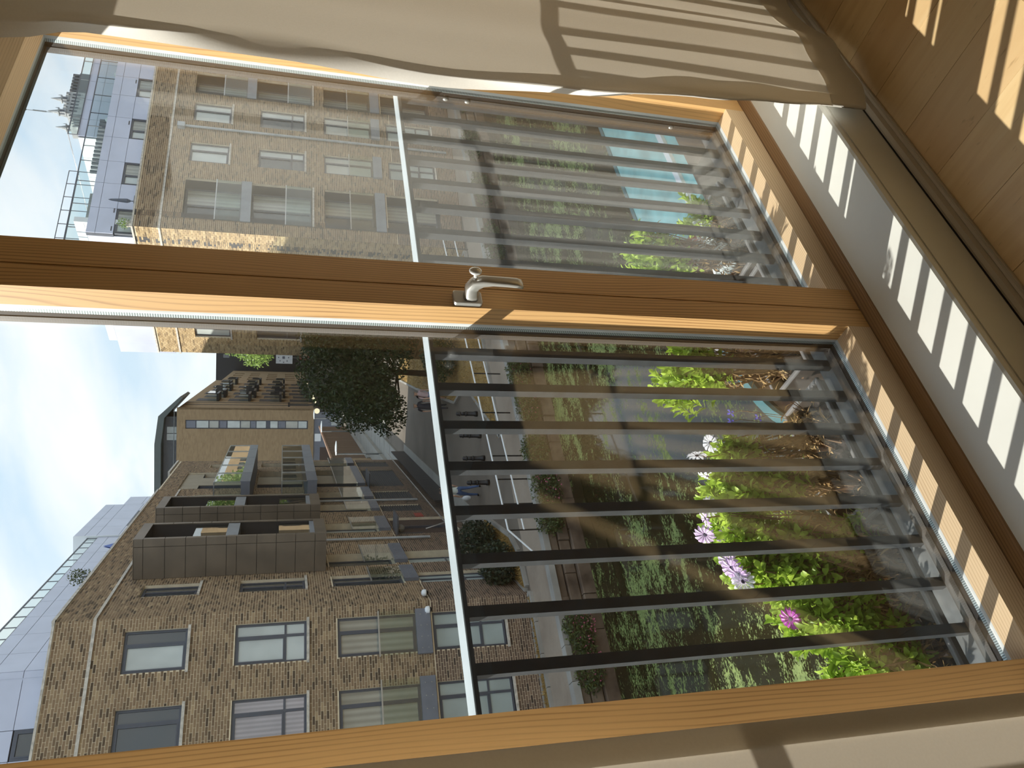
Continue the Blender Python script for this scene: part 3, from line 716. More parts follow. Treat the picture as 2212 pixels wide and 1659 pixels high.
for a, b, zb, zt, zr, p, sl_ in ((1.95, 3.42, -4.40, -3.94, -2.86, .11, 'slab'), (4.06, 6.18, -4.36, -3.92, -2.84, .13, 'slab'), (8.6, 10.7, -4.36, -3.90, -2.82, .13, 'slab'),
                             (12.25, 13.88, -4.34, -3.97, -2.86, .13, 'slab'), (14.86, 17.3, -4.36, -3.93, -2.84, .13, 'slab'), (18.15, 23.55, -4.28, -3.90, -2.8, .16, 'slab'), (24.58, 26.7, -4.24, -3.85, -2.8, .16, 'slab')):
    juliet(AB, FB, a, b, zb, zt, zr, p, sl_)
for k in (9, 11, 13, 15):
    a, b, c, e = hB[k][:4]; q = MB(FB); n = int((e-c)/.11)
    for i in range(n): q.prism([(-.09, c+.11*i), (-.03, c+.11*i+.015), (-.03, c+.11*i+.03), (-.09, c+.11*i+.095)], a, b, 'x')
    q.build('garage_louvre', M['louvre'], AB)
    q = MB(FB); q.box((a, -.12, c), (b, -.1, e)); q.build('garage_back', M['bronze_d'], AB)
# entrance
q = MB(FB); q.box((8.0, -.3, -7.2), (10.8, -.12, -4.5)); e_ = q.build('entrance', M['brown_d'], AB)
q = MB(FB); q.box((8.1, -.12, -5.6), (8.16, .0, -4.5)); q.box((9.3, -.12, -7.2), (9.36, -.02, -4.5)); q.build('entrance_frame', M['frame'], e_)
q = MB(FB); q.box((10.85, .0, -6.1), (11.5, .03, -5.75)); q.build('red_sign', M['sign_red'], AB, label='small red sign by the entrance')
q = MB(FB); q.ball((8.5, .1, -4.75), .16, 10, 6); q.build('entrance_lamp', M['concrete'], AB)
for s0, s1, z in ((7.8, 9.0, -4.55), (17.5, 19.2, -4.45)):
    q = MB(FB); q.box((s0, 0, z), (s1, .75, z+.06)); q.build('entrance_canopy', M['canopy'], AB)
pipe(AB, FB, 7.08, -5.7, -1.7); pipe(AB, FB, 14.1, -6.36, -1.75)
# ramp wall with pale handrail in front of the garages
q = MB(FB); q.tube([(7.5, .3, -5.6), (7.5, .55, -6.37), (26.2, .55, -6.37)], .03, 6); q.tube([(7.5, .55, -6.37), (7.5, .55, ZG)], .03, 6); q.build('ramp_handrail', M['steel'], AB)
for k in range(12):
    a = 11.6+1.25*k; q = MB(FB); q.box((a+.01, .50, ZG), (a+1.24, .56, -6.72)); q.build('ramp_panel', M['louvre'], AB)
# bands and coping
for fr, s0, s1 in ((FA, -4, 7.40), (FB, -.05, 17.85)):
    q = MB(fr); q.box((s0, -.02, 4.66), (s1, .05, 4.74)); q.build('stone_band', M['stone'], AB)
q = MB(FA); q.box((-4, -.35, 5.66), (7.43, .05, 5.72)); q.build('coping', M['stone'], AB)
q = MB(FB); q.box((-.05, -.35, 5.66), (18.0, .05, 5.74)); q.box((22.8, -.35, 5.80), (26.75, .05, 5.9)); q.build('coping', M['stone'], AB)
# bronze balcony towers
for t0, t1, dp in ((3.45, 5.65, 1.28), (7.95, 10.12, 1.28)):
    zj = [-1.52, -1.14, -.52, .09, .70, 1.32, 1.63, 2.24, 2.85, 3.46, 4.09, 4.36]
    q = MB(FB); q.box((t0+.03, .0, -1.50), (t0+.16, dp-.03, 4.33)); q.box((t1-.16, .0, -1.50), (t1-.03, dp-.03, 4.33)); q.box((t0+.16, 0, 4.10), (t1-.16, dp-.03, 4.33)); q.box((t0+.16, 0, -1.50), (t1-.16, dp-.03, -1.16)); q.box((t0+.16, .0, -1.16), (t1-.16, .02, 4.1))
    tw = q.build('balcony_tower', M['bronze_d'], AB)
    for a, b in zip(zj, zj[1:]):
        for p0, p1 in ((0, 1.03), (1.03, dp)):
            k = MB(FB); k.box((t0, p0+.008, a+.008), (t0+.03, p1-.008, b-.008)); k.build('bronze_panel', M['bronze'], tw)
        if -1.2 < (a+b)/2 < 4.1:
            for x in (t0+.03, t1-.2):
                k = MB(FB); k.box((x, dp-.03, a+.008), (x+.17, dp, b-.008)); k.build('bronze_panel', M['bronze'], tw)
    for za, zb in ((4.09, 4.36), (-1.52, -1.14)):
        for x, x2 in ((t0+.03, (t0+t1)/2), ((t0+t1)/2, t1-.03)):
            k = MB(FB); k.box((x+.006, dp-.03, za), (x2-.006, dp, zb)); k.build('bronze_panel', M['bronze'], tw)
    k = MB(FB)
    for i in range(4):
        p0 = dp*i/4; k.box((t0, p0+.006, 4.36), (t1, dp*(i+1)/4-.006, 4.385))
    k.build('bronze_roof', M['bronze'], tw)
    for zb, zt in ((1.30, 1.68), (-1.16, -1.0)):
        k = MB(FB); k.box((t0+.2, .1, zb), (t1-.2, dp-.04, zt)); k.build('tower_floor', M['slab_l'], tw)
        k = MB(FB); k.box((t0+.2, dp-.10, zt), (t1-.2, dp-.088, zt+1.02)); k.build('glass_screen', M['bal_glass'], tw)
        k = MB(FB); k.box((t0+.3, .03, zt), (t1-.5, .06, zt+2.1)); k.build('pane', M['pane_blind'], tw)
balcony(AB, FB, 12.4, 23.6, 1.27, 1.64, 2.72, 1.40, joints=5)
balcony(AB, FB, 12.4, 23.6, -1.56, -1.16, -.08, 1.40, joints=5)
q = MB(FB); q.box((13.1, .06, 1.66), (14.9, .12, 2.75)); q.build('straw_screen', M['yellow'], AB)
# attic storey
JA = [-4.0, -2.7, -1.3, 0, 1.4, 2.8, 4.2, 4.94, 6.42]
ZA = [5.2, 6.45, 7.18, 7.60]
panels(AB, FA, JA, ZA, -1.0, 'clad', skip=[(6, 0), (3, 0)])
win(AB, FA, 4.2, 4.94, 5.7, 6.42, None, (), 'pane_dark', None, False, d=1.02); win(AB, FA, 0, 1.4, 5.7, 6.42, None, (), 'pane_dark', None, False, d=1.02)
JB = [.235, 1.5, 3.0, 4.5, 6.0, 7.5, 9.0, 10.5, 12.0, 13.3, 14.45]
panels(AB, FB, JB, ZA, -1.35, 'clad')
terrace_glass(AB, FB, [-.1, .9, 1.85, 2.8, 3.75, 4.7, 5.6, 6.54, 7.41, 8.35, 9.26, 10.2, 11.1, 12.0, 12.9, 13.7, 14.45], 7.64, 8.02, -1.4)
terrace_glass(AB, FA, [-4, -2.9, -1.8, -.7, .4, 1.5, 2.6, 3.7, 4.8, 5.6, 6.36], 7.64, 8.02, -1.05)
panels(AB, FB, [14.5, 16.2, 17.8, 19.4, 20.95], [5.2, 6.80, 7.68, 8.15, 8.58], -1.3, 'clad', skip=[(1, 0), (2, 0)])
q = MB(FB); q.box((.1, -4, 5.2), (14.5, -1.5, 7.58)); q.box((14.55, -4.5, 5.2), (20.9, -1.5, 8.56)); q.build('attic_core', M['clad'], AB)
q = MB(FB); q.box((14.45, -4.5, 5.2), (14.52, -1.3, 8.58)); q.build('attic_end', M['clad_w'], AB)
win(AB, FB, 16.2, 19.4, 5.6, 6.8, .5, (), 'pane_dark', None, False, d=1.32)
panels(AB, FB, [20.95, 21.9, 22.85], [5.2, 6.9, 7.75], -1.3, 'clad')
q = MB(FB); q.box((20.9, -4.5, 5.2), (22.8, -1.5, 7.7)); q.build('attic_core', M['clad'], AB)
terrace_glass(AB, FB, [18.05, 19.2, 20.4, 21.6, 22.75], 5.0, 5.75, -.15)
q = MB(FA); q.box((-4, -6, 5.0), (6.3, -1.2, 7.58)); q.build('attic_core', M['clad'], AB)

# ------------------------------------------------------------------ right apartment block: facade C along the canal, sunny facade D along the street
CD = thing('apartment_building', (28, 23, ZG), 'yellow brick apartment block behind the right window pane with a pale metal top storey', 'building')
colsC = [('loggia', 23.06, 25.27), ('win', 26.26, 27.40), ('win', 28.76, 29.92), ('loggia', 30.55, 31.95), ('win', 33.2, 34.3), ('win', 35.7, 36.8)]
hC = []
for kd, a, b in colsC:
    if kd == 'win': hC += [(a, b, 2.40, 3.98), (a, b, -.74, 1.19), (a, b, -3.74, -1.58), (a, b, -6.57, -4.43)]
    else: hC += [(a, b, 1.80, 4.02), (a, b, -1.07, 1.40), (a, b, -3.74, -1.58), (a, b, -6.6, -4.25)]
brick_wall(CD, FC, 22.42, 38, -7.55, 5.72, hC, ('brick', 'mortar'), -4.6)
for kd, a, b in colsC:
    if kd == 'win':
        win(CD, FC, a, b, 2.40, 3.98, .36, (), 'pane_blind'); win(CD, FC, a, b, -.74, 1.19, .36, (.28,), 'pane_dark', 'pane_blind')
        win(CD, FC, a, b, -3.74, -1.58, .36, (), 'pane_blind', None, False); win(CD, FC, a, b, -6.57, -4.43, .36, (.33,), 'pane_frost')
        juliet(CD, FC, a-.06, b+.1, -4.12, -3.73, -2.66, .11, 'slab_l', studs=False)
    else:
        for c, e in ((1.80, 4.02), (-1.07, 1.40), (-3.74, -1.58), (-6.6, -4.25)):
            win(CD, FC, a+.25, b-.1, c, e, .5, (), 'pane_dark', 'pane_curt', False, d=.55)
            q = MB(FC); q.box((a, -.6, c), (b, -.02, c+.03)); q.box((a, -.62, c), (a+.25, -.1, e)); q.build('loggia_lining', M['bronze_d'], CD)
        juliet(CD, FC, a-.02, b+.02, 1.40, 1.80, 2.79, .06, 'slab_l', studs=False); juliet(CD, FC, a-.02, b+.02, -1.15, -1.07, .02, .05, 'stone', studs=False); juliet(CD, FC, a-.02, b+.02, -4.17, -3.74, -2.66, .06, 'slab_l', studs=False)
hD = [(1.42, 2.6, 2.42, 4.0), (1.42, 2.6, -.78, 1.22), (1.42, 2.6, -3.9, -1.6), (6.35, 7.5, 2.42, 4.03), (6.35, 7.5, -.78, 1.25), (6.35, 7.5, -3.9, -1.6)]
brick_wall(CD, FD, 0, 8.85, -7.55, 5.72, hD, ('brick_s', 'mortar'))
for k, h in enumerate(hD): win(CD, FD, *h[:4], .5, () if k % 3 == 0 else (.3,), 'pane_blind' if k in (0, 3) else 'pane_dark', None, k % 3 < 2)
for k in (2, 5): juliet(CD, FD, hD[k][0]-.1, hD[k][1]+.1, -4.3, -3.9, -2.8, .11, studs=False)
pipe(CD, FC, 28.24, -7.2, 4.25, .055, .1, True)
for fr, s0, s1 in ((FC, 22.36, 38), (FD, -.05, 8.9)):
    q = MB(fr); q.box((s0, -.02, 4.74), (s1, .05, 4.82)); q.build('stone_band', M['stone'], CD)
    q = MB(fr); q.box((s0, -.35, 5.72), (s1, .05, 5.79)); q.build('coping', M['stone'], CD)
JC = [20.9+1.5, 23.72, 25.07, 26.33, 27.75, 29.0, 30.42, 31.66, 33.0, 34.3, 35.6, 37]
panels(CD, FC, JC, [5.2, 6.49, 7.13, 7.46], -.5, 'clad', skip=[(0, 0), (2, 0), (4, 0), (6, 0), (8, 0)])
for a, b in ((22.45, 23.72), (25.07, 26.33), (27.75, 29.0), (30.42, 31.66), (33.0, 34.3)):
    win(CD, FC, a, b, 5.45, 6.49, .55, (), 'pane_blind', 'pane_curt', False, d=.56)
for s in (22.55, 23.5, 28.6, 31.3):
    q = MB(FC)
    for k in range(4): q.box((s+.06*k, -.5, 6.56), (s+.06*k+.035, -.485, 6.6))
    q.build('vent_slots', M['bronze_d'], CD)
q = MB(FD); q.box((.535, -.75, 5.2), (.56, -.5, 7.95)); q.build('attic_end', M['clad_w'], CD)
panels(CD, FD, [.56, 2.2, 3.9, 5.6, 7.3, 8.75], [5.2, 6.3, 6.95, 7.6, 7.95], -.5, 'clad_w', skip=[(3, 0)])
win(CD, FD, 6.5, 7.3, 5.4, 6.9, None, (), 'pane_dark', None, False, d=.45)
q = MB(FC); q.box((22.45, -9, 5.0), (37, -.72, 7.44)); q.build('attic_core', M['clad'], CD)
terrace_glass(CD, FC, [22.4, 23.6, 24.9, 26.2, 27.4, 28.3, 29.55, 30.4, 31.6, 32.8, 34.0, 35.2, 36.4], 7.50, 8.50, -1.65)
q = MB(FC); q.box((29.5, -7.5, 7.4), (37, -2.3, 9.0)); q.build('roof_house', M['clad_w'], CD)
panels(CD, FC, [29.5, 30.6, 31.9, 33.2, 34.5, 35.8, 37], [7.5, 8.35, 9.0], -2.25, 'clad')
for k in range(4):
    q = MB(FC); q.box((29.45, -3.5-1.2*k, 7.5), (29.5, -2.32-1.2*k, 8.98)); q.build('cladding_panel', M['clad_w'], CD)
terrace_glass(CD, FC, [29.5, 30.6, 31.9, 33.2, 34.5, 35.8, 37], 9.02, 9.38, -2.2)
q = MB(FC); q.tube([(29.5, -2.2, 9.38), (29.3, -7.3, 9.40)], .025, 6); q.build('roof_rail', M['steel'], CD)
q = MB(FC); q.box((22.45, -6.5, 7.4), (26.6, -2.8, 8.22)); q.build('roof_house', M['concrete'], CD)
q = MB(FC)
for s in [22.45+.75*k for k in range(7)]: q.tube([(s, -1.9, 7.4), (s, -1.9, 8.92)], .018, 5)
for z in (8.55, 8.92): q.tube([(22.45, -1.9, z), (26.95, -1.9, z)], .018, 5)
q.build('safety_rail', M['frame'], CD)
q = MB(FC); q.lathe(FC(31.0, -2.16, 7.7), [(.0, 0), (.16, .02), (.2, .12), (.14, .22), (.0, .25)], 10); q.v = [v for v in q.v]
bx = MB(FC); bx.box((27.0, -2.0, 7.48), (30.35, -1.9, 7.86))
for k in range(14): bx.box((27.0+.245*k, -2.0, 7.86), (27.13+.245*k, -1.9, 8.14))
bx.build('battlement_reflection', M['church_d'], CD)  # made-up solid in place of a battlement mirrored in the terrace glass
for s in (30.2, 33.3):
    q = MB(FC); q.ball((s, -1.80, 7.72), .18, 12, 8, 1, .5, 1); q.build('wall_lamp', M['clad_w'], CD)
# roof-terrace things
def potted(loc, r, h, label, mat='leaf_sun', n=500, pot=True):
    t = thing('potted_shrub', loc, label, 'plant'); q = MB(); tone = []
    g = random.Random(int(loc[0]*100))
    if pot: k = MB(); k.lathe(loc, [(.12, 0), (.15, .22), (.13, .22)], 8); k.build('pot', M['stone'], t)
    leaf_cloud(q, tone, (loc[0], loc[1], loc[2]+h*.6), (r, r, h*.55), n, .07, g); q.build('foliage', M[mat], t, tone=tone, kind='stuff')
    k = MB(); k.tube([(loc[0], loc[1], loc[2]+.1), (loc[0], loc[1], loc[2]+h*.6)], .015, 5); k.build('stem', M['bark'], t)
def leaf_cloud(q, tone, c, r, n, size, g, shell=.55, droop=0, asp=.5):
    for _ in range(n):
        while True:
            d = Vector((g.uniform(-1, 1), g.uniform(-1, 1), g.uniform(-1, 1)))
            if .05 < d.length <= 1: break
        d *= (shell+(1-shell)*g.random())/max(d.length, .3) if g.random() < .6 else 1
        p = Vector((c[0]+d.x*r[0], c[1]+d.y*r[1], c[2]+d.z*r[2]))
        ax = Vector((g.gauss(0, 1), g.gauss(0, 1), g.gauss(0, 1)-droop)).normalized()*size*g.uniform(.6, 1.25)
        sd_ = ax.cross(Vector((g.gauss(0, 1), g.gauss(0, 1), g.gauss(0, 1)))).normalized()*size*asp*.5
        i = len(q.v); q.v += [p, p+ax*.5+sd_, p+ax, p+ax*.5-sd_]; q.f.append((i, i+1, i+2, i+3)); q.m.append(0); tone.append(g.random())
potted(tuple(FB(5.0, -.28, 5.72)), .28, .75, 'small grey-green shrub on the roof edge of the left brick block', 'leaf_bank')
potted(tuple(FC(22.75, -.25, 5.78)), .2, .5, 'bushy yellow-green plant on the parapet corner of the right brick block', 'leaf_sun', 300)
potted(tuple(FB(19.6, -1.1, 5.0)), .55, 1.25, 'leggy flowering shrub behind the terrace glass of the left brick block', 'straw', 700)
pu = thing('parasol', tuple(FC(23.9, -.2, 5.78)), 'folded grey parasol standing on the roof edge of the right block', 'parasol')
q = MB(FC); q.tube([(23.9, -.2, 5.78), (23.9, -.2, 6.0)], .02, 6); q.box((23.72, -.35, 5.78), (24.08, -.05, 5.84)); q.build('base', M['frame'], pu)
q = MB(FC); q.tube([(23.9, -.2, 5.98), (23.9, -.2, 6.1), (23.9, -.2, 6.35), (23.9, -.2, 6.68), (23.9, -.2, 6.78)], [.04, .085, .07, .04, .008], 8); q.build('canopy', M['parasol'], pu)
q = MB(FB); q.poly([(8.9, -.3, 6.3), (9.5, -.3, 5.75), (9.1, -.3, 5.72), (8.4, -.3, 5.74)]); q.poly([(8.9, -.34, 6.3), (8.4, -.34, 5.74), (9.1, -.34, 5.72), (9.5, -.34, 5.75)])
bp = q.build('parasol', M['flagblue']); tag(bp, 'closed blue parasol on the roof terrace of the left block', 'parasol')
for s, fr, lab in ((7.30, FA, 'white dome camera on the brick corner facing the canal'), (.18, FB, 'white dome camera on the brick corner facing the street')):
    c = fr(s-.25 if fr is FA else s+.2, .0, -4.33); t = thing('security_camera', tuple(c), lab, 'camera')
    p = fr(s-.25 if fr is FA else s+.2, .11, -4.33)
    q = MB(); q.lathe((p.x, p.y, p.z), [(.05, .12), (.10, .08), (.105, 0), (.10, -.02)], 12); q.tube([tuple(c+Vector((0, 0, .04))), (p.x, p.y, p.z+.04)], .03, 6); q.build('housing', M['white'], t, True)
    q = MB(); q.ball((p.x, p.y, p.z-.03), .075, 12, 8); q.build('dome', M['lens'], t, True)

# ------------------------------------------------------------------ church far behind
FH = FR(7.313, 59.552, -7, 1)
ch = thing('church', tuple(FH(69, -2, ZG)), 'grey stone church tower with four pinnacles rising behind the right block', 'church')
q = MB(FH); q.box((67.2, -3.2, ZG), (70.4, 0, 21.0)); q.build('tower', M['church'], ch)
for s, p in ((67.5, -.2), (68.4, -3.0), (69.35, -.2), (70.2, -3.0)):
    q = MB(FH); q.box((s-.22, p-.22, 20.6), (s+.22, p+.22, 21.75)); q.box((s-.30, p-.30, 21.05), (s+.30, p+.30, 21.13)); q.box((s-.30, p-.30, 21.68), (s+.30, p+.30, 21.78)); q.tube([(s, p, 21.78), (s, p, 22.75)], [.24, .01], 8)
    for dx in (-.27, .27): q.tube([(s+dx, p+.27, 21.7), (s+dx, p+.27, 22.05)], [.06, .01], 5)
    q.build('pinnacle', M['church'], ch)
    q = MB(FH); q.box((s-.09, p+.2, 21.2), (s+.09, p+.23, 21.6)); q.box((s-.23, p-.09, 21.2), (s-.2, p+.09, 21.6)); q.build('opening', M['church_d'], ch)
q = MB(FH); q.box((70.6, -8, ZG), (73.9, -.5, 20.75))
for k in range(7): q.box((70.62+.47*k, -.9, 20.75), (70.90+.47*k, -.5, 21.35))
q.build('battlement', M['church_d'], ch)
q = MB(FH)
for k in range(7):
    s = 67.3+.46*k; q.box((s, -.4, 21.0), (s+.24, 0, 21.4))
for k in range(5): q.box((65.6+.36*k, -.6, 19.6), (65.8+.36*k, -.2, 20.3+.13*k))
q.box((65.4, -1, ZG), (67.2, -.2, 19.7)); q.build('battlement', M['church'], ch)
q = MB(FH)
for k in range(6): q.box((67.5+.48*k, 0, 20.1), (67.72+.48*k, .02, 20.8))
q.build('opening', M['church_d'], ch)
q = MB(FH); q.tube([(68.8, -1.5, 21), (68.8, -1.5, 25.25)], .03, 5); q.tube([(68.8, -1.5, 23.3), (68.82, -1.5, 24.5)], .07, 5); q.ball((68.8, -1.5, 25.3), .22, 8, 6, .6, .6, 1.2); q.build('weather_vane', M['greymetal'], ch)

# ------------------------------------------------------------------ street-end buildings
FE = FR(FB.O.x+FB.T.x*82, FB.O.y+FB.T.y*82, -42, 1)      # face across the street; s to the right
FS = FR(FB.O.x+FB.N.x*-2.1, FB.O.y+FB.N.y*-2.1, 48, 1)   # face along the street
EB = thing('apartment_building', tuple(FE(-12, -6, ZG)), 'plain brown brick building across the street end with a tall strip of windows', 'building')
def wall_holes(bld, fr, s0, s1, z0, z1, holes, mat, deep=.25):
    xs = sorted(set([s0, s1]+[h[0] for h in holes]+[h[1] for h in holes])); zs = sorted(set([z0, z1]+[h[2] for h in holes]+[h[3] for h in holes])); q = MB(fr)
    for xa, xb in zip(xs, xs[1:]):
        for za, zb in zip(zs, zs[1:]):
            cx, cz = (xa+xb)/2, (za+zb)/2
            if any(h[0] < cx < h[1] and h[2] < cz < h[3] for h in holes): continue
            q.box((xa, -deep, za), (xb, 0, zb))
    return q.build('wall', mat, bld)
wall_holes(EB, FE, -30, -2.1, -4.05, 12.6, [(-4.78, -3.66, -3.3, 11.6)], M['brick_far'])
q = MB(FE); q.box((-30, -9, ZG), (-2.5, -.3, 12.5)); q.build('wall_core', M['bronze_d'], EB)
q = MB(FE); q.box((-4.78, -.22, -3.3), (-3.66, -.17, 11.6)); q.build('strip_window', M['frame'], EB)
for a, b, mt in ((10.44, 11.5, 'slab'), (6.75, 7.5, 'slab'), (3.2, 3.8, 'slab'), (-.46, .38, 'slab'), (8.9, 10.3, 'pane_blind'), (7.7, 8.76, 'pane_curt'), (5.13, 6.6, 'pane_blind'), (3.91, 5.0, 'pane_curt'), (1.95, 3.1, 'pane_blind'), (.5, 1.4, 'pane_blind'), (-2.0, -.55, 'pane_curt'), (-3.15, -2.1, 'pane_blind')):
    q = MB(FE); q.box((-4.66, -.17, a), (-3.78, -.12, b)); q.build('spandrel' if mt == 'slab' else 'pane', M[mt], EB)
q = MB(FE); q.box((-30, -.5, ZG), (-2.1, -.2, -4.05)); q.build('shopfront', M['slab'], EB)
for a, b, z0, z1, mt in ((-6.4, -5.4, -5.0, -4.2, 'white'), (-4.3, -3.2, -7.4, -6.3, 'pane_blind'), (-9.5, -7.2, -6.6, -4.9, 'brown_d')):
    q = MB(FE); q.box((a, -.2, z0), (b, -.14, z1)); q.build('shop_panel', M[mt], EB)
q = MB(FE); q.box((-20, -8, 12.6), (-3.4, -1.4, 14.3)); q.build('attic_storey', M['attic'], EB)
q = MB(FE); q.prism([(-20, 14.3), (-6.7, 14.35), (-3.4, 14.0), (-.9, 11.9), (-.7, 12.2), (-3.2, 14.7), (-6.7, 15.1), (-20, 15.0)], -8, .4, 'y'); q.build('roof', M['roofdark'], EB)
q = MB(FE); q.box((-6.4, -1.38, 12.75), (-5.6, -1.35, 13.9)); q.box((-5.5, -1.38, 12.75), (-4.7, -1.35, 13.9)); q.build('pane', M['pane_blind'], EB)
q = MB(FE); q.tube([(-30, .05, 13.0), (-2.2, .05, 12.9)], .05, 5); q.build('parapet_rail', M['greymetal'], EB)
for s in (-9.6, -2.35): 
    q = MB(FE); q.ball((s, .3, -4.4), .36, 10, 6); q.build('globe_lamp', M['glow'], EB)
wall_holes(EB, FS, 82, 138, -4.0, 12.4, [], M['brick_far'])
q = MB(FS); q.box((82, -.4, ZG), (138, -.2, -4)); q.build('shopfront', M['black'], EB)
for k_, t0 in enumerate((91.5, 97.5, 103.5, 110.5, 118, 126)):
    for j_ in range(4):
        z = 10.9-4.15*j_-(.5 if k_ % 2 else 0)
        q = MB(FS); q.box((t0, 0, z-2.5), (t0+4.6, 1.1, z-2.2)); b_ = q.build('balcony', M['black'], EB)
        k = MB(FS); k.box((t0, 1.06, z-2.2), (t0+4.6, 1.1, z-1)); k.box((t0, 0, z-2.2), (t0+.04, 1.06, z-1)); k.build('glass_screen', M['bal_glass'], b_)
        k = MB(FS); k.box((t0, 1.0, z-1), (t0+4.6, 1.1, z-.9)); k.box((t0-.02, 1.0, z-2.2), (t0+.1, 1.12, z-.9)); k.build('handrail', M['black'], b_)
        k = MB(FS); k.box((t0+.3, .0, z-2.2), (t0+4.3, .03, z+.5)); k.build('pane', M['bronze_d'], b_)
for t0 in (86, 89.5):
    q = MB(FS); q.box((t0, 0, -3.5), (t0+.35, .04, 12.3)); q.build('movement_joint', M['bronze_d'], EB)
for k in range(8):
    q = MB(FS); q.ball((87+5.2*k, .5, -4.3), .22, 8, 5); q.build('globe_lamp', M['glow'], EB)
GB = thing('apartment_building', tuple(FS(150, 3, ZG)), 'dark brick building with slit windows at the far end of the street', 'building')
wall_holes(GB, FS, 138.5, 176, -5, 11.4, [(t, t+3, z, z+2) for t in (142, 148, 155, 162) for z in (-2.5, 1.2, 4.9, 8.3)], M['brick_far'])
q = MB(FS); q.box((138.5, -8, ZG), (176, -.3, 11.3)); q.build('wall_core', M['black'], GB)
FG = FR(FB.O.x+FB.T.x*178, FB.O.y+FB.T.y*178, -42, 1)
q = MB(FG); q.box((-12, -10, ZG), (26, 0, 15.5)); q.build('wall', M['black'], GB)
for k in range(4):
    for j in range(9):
        q = MB(FG); q.box((1.4+1.15*j-.5, 0, 12.5-4.0*k), (2.3+1.15*j-.5, .05, 13.9-4.0*k)); q.build('pane', M['pane_blind'] if (k < 2 and 1 < j < 8) else M['pane_dark'], GB)
HB = thing('apartment_building', tuple(FS(120, 26, ZG)), 'shadowed building behind the far street tree', 'building')
FK = FR(FB.O.x+FB.N.x*17.5, FB.O.y+FB.N.y*17.5, 48, -1)
q = MB(FK); q.box((70, -8, ZG), (150, 0, 8.5)); q.build('wall', M['brick_far'], HB)
for k in range(3):
    for j in range(12):
        q = MB(FK); q.box((72+4.2*j, 0, -2.4+3.6*k), (74.6+4.2*j, .06, -.4+3.6*k)); q.build('pane', M['pane_dark'], HB)
# ================================================================== GROUND AND CANAL
def sheet(name, pts, z, mat, th=.4, label=None, bottom=None):
    q = MB(); q.prism([(x, y) for x, y in pts], (bottom if bottom is not None else z-th), z, 'z'); o = q.build(name, mat); o['kind'] = 'structure'
    if label: o['label'] = label
    return o
sheet('street', [(-30, 22.0), (60, 22.0), (260, 120), (260, 260), (40, 260), (-30, 60)], ZG-.02, M['asphalt'], label='grey asphalt street leading away between the buildings')
sheet('towpath', [(-30, 20.25), (9, 20.25), (26, 20.35), (60, 19.9), (60, 22.1), (-30, 22.1)], ZG, M['towpath'], bottom=ZW-.6, label='gravel towpath along the canal')
q = MB(FB); q.box((7.3, .0, ZG-.2), (26.7, 1.0, ZG+.02)); q.box((26.7, -1.2, ZG-.2), (80, .05, ZG+.08)); q.box((26.7, -2.4, ZG-.2), (80, -1.2, ZG+.35)); o = q.build('pavement', M['paving']); o['kind'] = 'structure'; o['label'] = 'pale concrete pavement along the left side of the street'
q = MB(FB)
for k in range(18):
    q.box((27+3*k, -1.19, ZG+.08), (27.02+3*k, .05, ZG+.084))
o = q.build('pavement_joints', M['darkgap']); o['kind'] = 'structure'
# raised crossing strip under the tree
q = MB(FB); q.box((36, .1, ZG-.2), (52, 3.2, ZG+.0)); q.box((52, .1, ZG-.2), (58, 8.5, ZG+.01)); o = q.build('pavement', M['paving']); o['kind'] = 'structure'; o['label'] = 'lighter paving across the street'
# parched verges with kerbs
def verge(pts, label, n):
    t = struct('verge', (sum(p[0] for p in pts)/len(pts), sum(p[1] for p in pts)/len(pts), ZG), label)
    q = MB(); q.prism(pts, ZG-.1, ZG+.07, 'z'); q.build('soil', M['drygrass'], t)
    cx, cy = sum(p[0] for p in pts)/len(pts), sum(p[1] for p in pts)/len(pts)
    for (a, b) in zip(pts, pts[1:]+pts[:1]):
        d = Vector((b[0]-a[0], b[1]-a[1], 0)); L_ = d.length; d.normalize(); nn = Vector((d.y, -d.x, 0))
        if nn.dot(Vector((cx-a[0], cy-a[1], 0))) > 0: nn = -nn
        m_ = max(1, int(L_/.9))
        for k in range(m_):
            p = Vector((*a, 0))+d*(L_*k/m_+.01); e = Vector((*a, 0))+d*(L_*(k+1)/m_-.01); f = nn*.13
            q = MB(); z0, z1 = ZG-.1, ZG+.10; i = [q.p(*v) for v in ((p.x, p.y, z0), (e.x, e.y, z0), (e.x+f.x, e.y+f.y, z0), (p.x+f.x, p.y+f.y, z0), (p.x, p.y, z1), (e.x, e.y, z1), (e.x+f.x, e.y+f.y, z1), (p.x+f.x, p.y+f.y, z1))]
            for fc in ((0,3,2,1),(4,5,6,7),(0,1,5,4),(1,2,6,5),(2,3,7,6),(3,0,4,7)): q.face([i[j] for j in fc])
            q.build('kerb_stone', M['concrete'], t)
    # blades of dry grass
    q = MB(); tone = []; g = random.Random(n)
    xs = [p[0] for p in pts]; ys = [p[1] for p in pts]; c = 0
    def inside(x, y):
        r = False
        for (x1, y1), (x2, y2) in zip(pts, pts[1:]+pts[:1]):
            if (y1 > y) != (y2 > y) and x < (x2-x1)*(y-y1)/(y2-y1)+x1: r = not r
        return r
    while c < n:
        x, y = g.uniform(min(xs), max(xs)), g.uniform(min(ys), max(ys)); 
        if not inside(x, y): continue
        h = g.uniform(.03, .12); a = g.uniform(0, 6.28); w_ = .02; i = len(q.v)
        q.v += [Vector((x-w_*math.cos(a), y-w_*math.sin(a), ZG+.06)), Vector((x+w_*math.cos(a), y+w_*math.sin(a), ZG+.06)), Vector((x+g.gauss(0, .05), y+g.gauss(0, .05), ZG+.07+h))]
        q.f.append((i, i+1, i+2)); q.m.append(0); tone.append(g.random()); c += 1
    q.build('dry_grass', M['grassblade'], t, tone=tone, kind='stuff')
